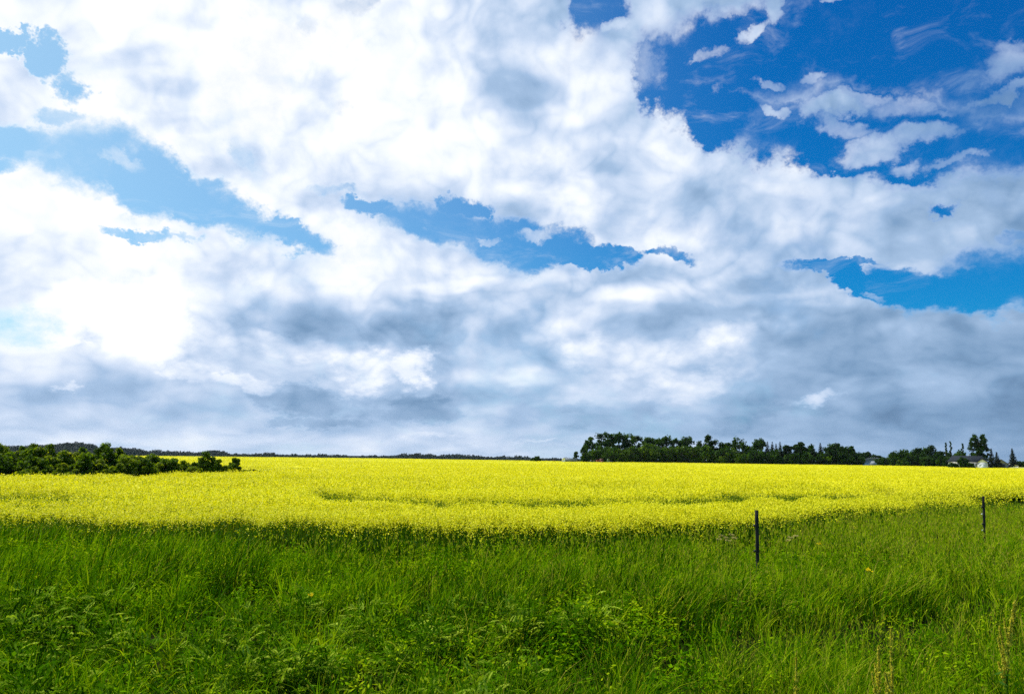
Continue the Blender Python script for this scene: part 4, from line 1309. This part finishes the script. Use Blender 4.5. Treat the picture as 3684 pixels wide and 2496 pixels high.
def roof(g, x0, x1, y0, y1, ze, zr, hip=0.0, over=.4, th=.18):
    """gabled (or hipped) roof with its ridge along x, a closed solid"""
    x0, x1, y0, y1 = x0 - over, x1 + over, y0 - over, y1 + over
    ym = (y0 + y1) / 2
    v = [(x0, y0, ze), (x1, y0, ze), (x1, y1, ze), (x0, y1, ze), (x0 + hip, ym, zr), (x1 - hip, ym, zr),
         (x0, y0, ze - th), (x1, y0, ze - th), (x1, y1, ze - th), (x0, y1, ze - th)]
    g.add(v, [(0, 1, 5, 4), (2, 3, 4, 5), (6, 7, 1, 0), (7, 8, 2, 1), (8, 9, 3, 2), (9, 6, 0, 3), (9, 8, 7, 6)], [(3, 0, 4), (1, 2, 5)])


def window(parent, x0, x1, z0, z1, y):
    f = Geo()
    f.box((x0 - .08, y - .05, z1), (x1 + .08, y, z1 + .08)).box((x0 - .08, y - .05, z0 - .08), (x1 + .08, y, z0))
    f.box((x0 - .08, y - .048, z0), (x0, y, z1)).box((x1, y - .048, z0), (x1 + .08, y, z1))
    o = f.build('window', M['white_paint'], parent)
    Geo().box((x0, y - .02, z0), (x1, y + .01, z1)).build('pane', M['glass'], o)


# the bungalow
D = 272.0
hx0, hx1 = X_(3410, D), X_(3548, D)
haz = math.atan2((hx0 + hx1) / 2, D)
house = empty('house', ((hx0 + hx1) / 2, D, 0), -haz)
tag(house, 'white bungalow with grey shingled roof half hidden by spruces and bushes', 'house')
half = (hx1 - hx0) / 2 * math.cos(haz)
ze, zr = Z_(3480, 1660, D), Z_(3480, 1642.5, D)
w = Geo().box((-half, 0, -.2), (half, 8, ze - .18))
w.build('wall', M['white_wall'], house)
g = Geo()
roof(g, -half, half, 0, 8, ze, zr + .35, 1.6)
rf = g.build('roof', M['shingle'], house)
Geo().box((.4, 4.6, zr - .3), (.95, 5.2, zr + .75)).build('chimney', M['grey_wall'], rf)
gx = (X_(3533, D) - (hx0 + hx1) / 2) * math.cos(haz)
g = Geo().box((gx - 1.5, -2.2, -.2), (gx + 1.5, -.003, ze - .22))
g.add([(gx - 1.5, -2.2, ze - .22), (gx + 1.5, -2.2, ze - .22), (gx, -2.2, ze + .85)], None, [(0, 1, 2)])
g.build('gable_wall', M['white_wall'], house)
g = Geo()
for s_ in (-1, 1):
    g.add([(gx, -2.5, ze + 1.05), (gx + s_ * 1.95, -2.5, ze - .35), (gx + s_ * 1.95, 3.2, ze - .35), (gx, 3.2, ze + 1.05),
           (gx, -2.5, ze + .93), (gx + s_ * 1.95, -2.5, ze - .47), (gx + s_ * 1.95, 3.2, ze - .47), (gx, 3.2, ze + .93)],
          [(0, 1, 2, 3), (4, 7, 6, 5), (0, 4, 5, 1), (1, 5, 6, 2), (2, 6, 7, 3)])
g.build('porch_roof', M['shingle'], house)


def hxp(px):
    return (X_(px, D) - (hx0 + hx1) / 2) * math.cos(haz)


window(house, hxp(3497), hxp(3503), ze - 1.25, ze - .55, 0)
window(house, hxp(3418), hxp(3424), ze - 1.2, ze - .55, 0)
Geo().box((hxp(3516), -.06, 0), (hxp(3522.5), -.005, 2.0)).build('door', M['dark_paint'], house)
Geo().box((gx - .95, -2.26, 0), (gx + .95, -2.205, 1.95)).build('garage_door', M['white_paint'], house)

# the small garage with its gable towards the camera
D = 280.0
a0, a1 = X_(3578, D), X_(3624, D)
haz = math.atan2((a0 + a1) / 2, D)
gar = empty('garage', ((a0 + a1) / 2, D, 0), -haz)
tag(gar, 'small grey garage with front gable between the yard spruces', 'garage')
hw = (a1 - a0) / 2 * math.cos(haz)
ze, zr = Z_(3600, 1666, D), Z_(3608, 1651, D)
Geo().prism([(-hw, -.2), (hw, -.2), (hw, ze), (0, zr - .15), (-hw, ze)], 0, 6).build('wall', M['grey_wall'], gar)
g = Geo()
for s_ in (-1, 1):
    g.add([(0, -.3, zr), (s_ * (hw + .35), -.3, ze - .2), (s_ * (hw + .35), 6.3, ze - .2), (0, 6.3, zr), (0, -.3, zr - .13), (s_ * (hw + .35), -.3, ze - .33), (s_ * (hw + .35), 6.3, ze - .33), (0, 6.3, zr - .13)],
          [(0, 1, 2, 3), (4, 7, 6, 5), (0, 4, 5, 1), (1, 5, 6, 2), (2, 6, 7, 3)])
g.build('roof', M['shingle'], gar)
Geo().box((-hw * .62, -.06, 0), (hw * .62, -.004, ze - .35)).build('garage_door', M['dark_paint'], gar)
# white lean shed
a0, a1 = X_(3624, 284), X_(3637, 284)
sh = empty('garden_shed', ((a0 + a1) / 2, 284, 0), -haz)
tag(sh, 'little white shed right of the grey garage', 'shed')
hw = (a1 - a0) / 2
zt = Z_(3630, 1668, 284)
Geo().box((-hw, 0, -.2), (hw, 2.4, zt)).build('wall', M['white_wall'], sh)
Geo().add([(-hw - .15, -.2, zt + .002), (hw + .15, -.2, zt - .12), (hw + .15, 2.6, zt - .12), (-hw - .15, 2.6, zt + .002), (-hw - .15, -.2, zt + .14), (hw + .15, -.2, zt + .02), (hw + .15, 2.6, zt + .02), (-hw - .15, 2.6, zt + .14)],
          [(0, 3, 2, 1), (4, 5, 6, 7), (0, 1, 5, 4), (1, 2, 6, 5), (2, 3, 7, 6), (3, 0, 4, 7)]).build('roof', M['grey_wall'], sh)

# the arched steel shed
D = 372.0
cx = X_(3146, D)
zt = Z_(3146, 1645.5, D)
haz = math.atan2(cx, D)
hw = (X_(3146, D) - X_(3094, D)) * math.cos(haz)
qs = empty('arched_shed', (cx, D, 0), -haz)
tag(qs, 'white arched metal shed peeping out between the trees', 'shed')
arc = [(-hw * math.cos(t) * (1 if True else 1), zt * math.sin(t) ** .8) for t in np.linspace(0, math.pi, 19)]
arc = [(x, z - .1) for x, z in arc]
Geo().prism(arc, 0.0, .15).build('front_wall', M['steel'], qs)
g = Geo()
o_ = [(x * 1.02, z * 1.02 + .03) for x, z in arc]
n_ = len(arc)
g.add([(x, -.25, z) for x, z in o_] + [(x, 16, z) for x, z in o_] + [(x, -.25, z) for x, z in arc] + [(x, 16, z) for x, z in arc],
      [(i, i + 1, n_ + i + 1, n_ + i) for i in range(n_ - 1)] + [(2 * n_ + i, 3 * n_ + i, 3 * n_ + i + 1, 2 * n_ + i + 1) for i in range(n_ - 1)] + [(i, 2 * n_ + i, 2 * n_ + i + 1, i + 1) for i in range(n_ - 1)])
g.build('roof', M['white_wall'], qs)
Geo().box((-2.2, -.06, 0), (2.2, -.004, zt * .62)).build('door', M['grey_wall'], qs)

# white pickup truck seen from its left side
D = 274.0
pk = empty('pickup_truck', (X_(3657, D), D, 0), -math.atan2(X_(3657, D), D))
tag(pk, 'white pickup truck parked near the right edge of the picture', 'pickup truck')
L, b = 2.35, .55
lift = .12
Geo().prism([(-L, b + lift), (L, b + lift), (L, 1.10 + lift), (-.55 + .9, 1.12 + lift), (-1.15, 1.10 + lift), (-L + .15, 1.0 + lift)], 0, 1.75).build('body', M['white_paint'], pk)
cabo = Geo().prism([(-1.25, 1.103 + lift), (.36, 1.123 + lift), (.30, 1.75 + lift), (-.62, 1.78 + lift)], .12, 1.63).build('cab', M['white_paint'], pk)
for x0, x1 in ((-.80, -.28), (-.20, .22)):
    Geo().prism([(x0 - (.22 if x0 < -.5 else 0), 1.20 + lift), (x1, 1.20 + lift), (x1, 1.66 + lift), (x0, 1.66 + lift)], .10, .118).build('window', M['glass'], cabo)
for x in (-1.5, 1.45):
    for y in (.12, 1.63):
        wheel(pk, x, y, .38, .24)
Geo().box((-L - .05, .1, .55 + lift), (-L + .02, 1.65, .70 + lift)).build('bumper', M['steel'], pk)
Geo().box((-L - .005, .12, .82 + lift), (-L + .08, .42, .95 + lift)).build('headlight', M['glass'], pk)

# grey box trailer with a white front end
D = 286.0
t0, t1, t2 = X_(2023, D), X_(2033, D), X_(2078, D)
trl = empty('box_trailer', ((t0 + t2) / 2, D, 0))
tag(trl, 'long grey box trailer with a white front end left of the wood', 'trailer')
c0 = (t0 + t2) / 2
zt = Z_(2050, 1648, D)
Geo().box((t1 - c0 + .02, 0, .75), (t2 - c0, 2.2, zt)).build('box', M['grey_paint'], trl)
Geo().prism([(t0 - c0, .7), (t1 - c0, .7), (t1 - c0, zt - .02), (t0 - c0 + .12, zt - .02), (t0 - c0, zt - .35)], .02, 2.18).build('front_end', M['white_paint'], trl)
for x in (t0 - c0 + .5, t2 - c0 - .6, t2 - c0 - 1.45):
    for y in (.14, 2.06):
        wheel(trl, x, y, .40, .24)
Geo().box((t1 - c0, .3, .55), (t2 - c0 - .1, 1.9, .745)).build('chassis', M['dark_paint'], trl)

# red tractor and red wagon at the foot of the wood
D = 283.0
tr_ = empty('red_tractor', (X_(2165, D), D, 0))
tag(tr_, 'faded red tractor at the foot of the wood, larger of the two red machines', 'tractor')
zt = Z_(2165, 1650, D)
Geo().box((-.38, -1.5, .75), (.38, .3, 1.35)).build('bonnet', M['red_paint'], tr_)
cb = Geo().box((-.55, .3, .8), (.55, 1.5, zt)).build('cab', M['red_paint'], tr_)
Geo().box((-.42, .27, 1.4), (.42, .297, zt - .14)).build('window', M['glass'], cb)
for x, y, r in ((-.62, 1.1, .72), (.62, 1.1, .72), (-.52, -1.2, .42), (.52, -1.2, .42)):
    t_ = Geo().tube([(x - .15, y, r), (x + .15, y, r)], [r, r], 16).build('wheel', M['rubber'], tr_)
    Geo().tube([(x - .165, y, r), (x + .165, y, r)], [r * .5, r * .5], 12).build('rim', M['red_paint'], t_)
wg = empty('red_wagon', (X_(2154, D), D + 1.5, 0))
tag(wg, 'small red wagon left of the red tractor', 'wagon')
zt = Z_(2154, 1654, D)
Geo().prism([(-.42, .85), (.42, .85), (.62, zt), (-.62, zt)], 0, 2.2).build('hopper', M['red_paint'], wg)
Geo().box((-.36, .1, .60), (.36, 2.1, .845)).build('chassis', M['dark_paint'], wg)
for x in (-.5, .5):
    for y in (.35, 1.8):
        t_ = Geo().tube([(x - .09, y, .34), (x + .09, y, .34)], [.34, .34], 14).build('wheel', M['rubber'], wg)
# grey car
cr_ = empty('grey_car', (X_(2132, 288), 288, 0))
tag(cr_, 'grey car parked left of the red machines at the foot of the wood', 'car')
zt = Z_(2132, 1653.5, 288)
Geo().prism([(-1.2, .35), (1.2, .35), (1.2, .95), (.7, 1.02), (-1.15, .98)], 0, 1.6).build('body', M['grey_paint'], cr_)
cb = Geo().prism([(-.85, .995), (.75, 1.025), (.45, zt), (-.45, zt)], .1, 1.5).build('cabin', M['grey_paint'], cr_)
Geo().prism([(-.62, 1.06), (.52, 1.06), (.36, zt - .07), (-.38, zt - .07)], .08, .098).build('window', M['glass'], cb)
for x in (-.75, .75):
    for y in (.1, 1.5):
        wheel(cr_, x, y, .30, .18)
# green truck
gt = empty('green_truck', (X_(2195, 287), 287, 0))
tag(gt, 'old green truck under the trees right of the red tractor', 'truck')
zt = Z_(2195, 1650, 287)
Geo().prism([(-.95, .7), (-.25, .7), (-.25, zt), (-.72, zt), (-.95, 1.5)], 0, 1.9).build('cab', M['green_paint'], gt)
Geo().box((-.2, .0, .85), (1.05, 1.9, 1.42)).build('box', M['dark_paint'], gt)
Geo().box((-.8, .2, .6), (1.0, 1.7, .695)).build('chassis', M['dark_paint'], gt)
for x in (-.6, .7):
    for y in (.1, 1.8):
        wheel(gt, x, y, .36, .2)
# low rusty implement
im = empty('farm_implement', (X_(1976, 300), 300, 0))
tag(im, 'low rusty farm implement on the far field edge left of the grey trailer', 'farm implement')
g = Geo()
g.box((-2.2, 0, .62), (2.2, .12, .76)).box((-2.2, 1.3, .62), (2.2, 1.42, .76))
for x in (-2.0, -.7, .7, 2.0):
    g.box((x - .05, .12, .64), (x + .05, 1.3, .74))
g.build('frame', M['rusty'], im)
for x in np.linspace(-2.1, 2.1, 9):
    Geo().tube([(x, .06, .62), (x - .05, -.12, .3), (x + .02, -.02, .02)], [.035, .03, .02], 6).build('tine', M['rusty'], im)
Geo().box((1.5, .3, .762), (2.15, 1.1, Z_(1990, 1653, 300))).build('seed_box', M['rusty'], im)
Geo().tube([(-.1, .7, .77), (-.1, .7, Z_(1968, 1654, 300))], [.05, .05], 7).build('lever', M['rusty'], im)
for x in (-1.4, 1.4):
    wheel(im, x, .7, .42, .2, 'rusty')

# ------------------------------------------------------------------ the air: one thin even volume round everything
HAZE_DENSITY = 3e-5
g = Geo().box((-7000, -300, -60), (7000, 4200, 75))
hz = g.build('haze', bpy.data.materials.new('haze'))
hm = hz.data.materials[0]
hm.use_nodes = True
hm.node_tree.nodes.clear()
N = NT(hm.node_tree)
pv = N.node('ShaderNodeVolumePrincipled', {'Color': (.78, .87, 1.0, 1), 'Density': HAZE_DENSITY, 'Anisotropy': .3})
out = N.node('ShaderNodeOutputMaterial')
hm.node_tree.links.new(pv.outputs[0], out.inputs['Volume'])
tag(hz, 'thin bluish air over the fields', 'haze', kind='stuff')
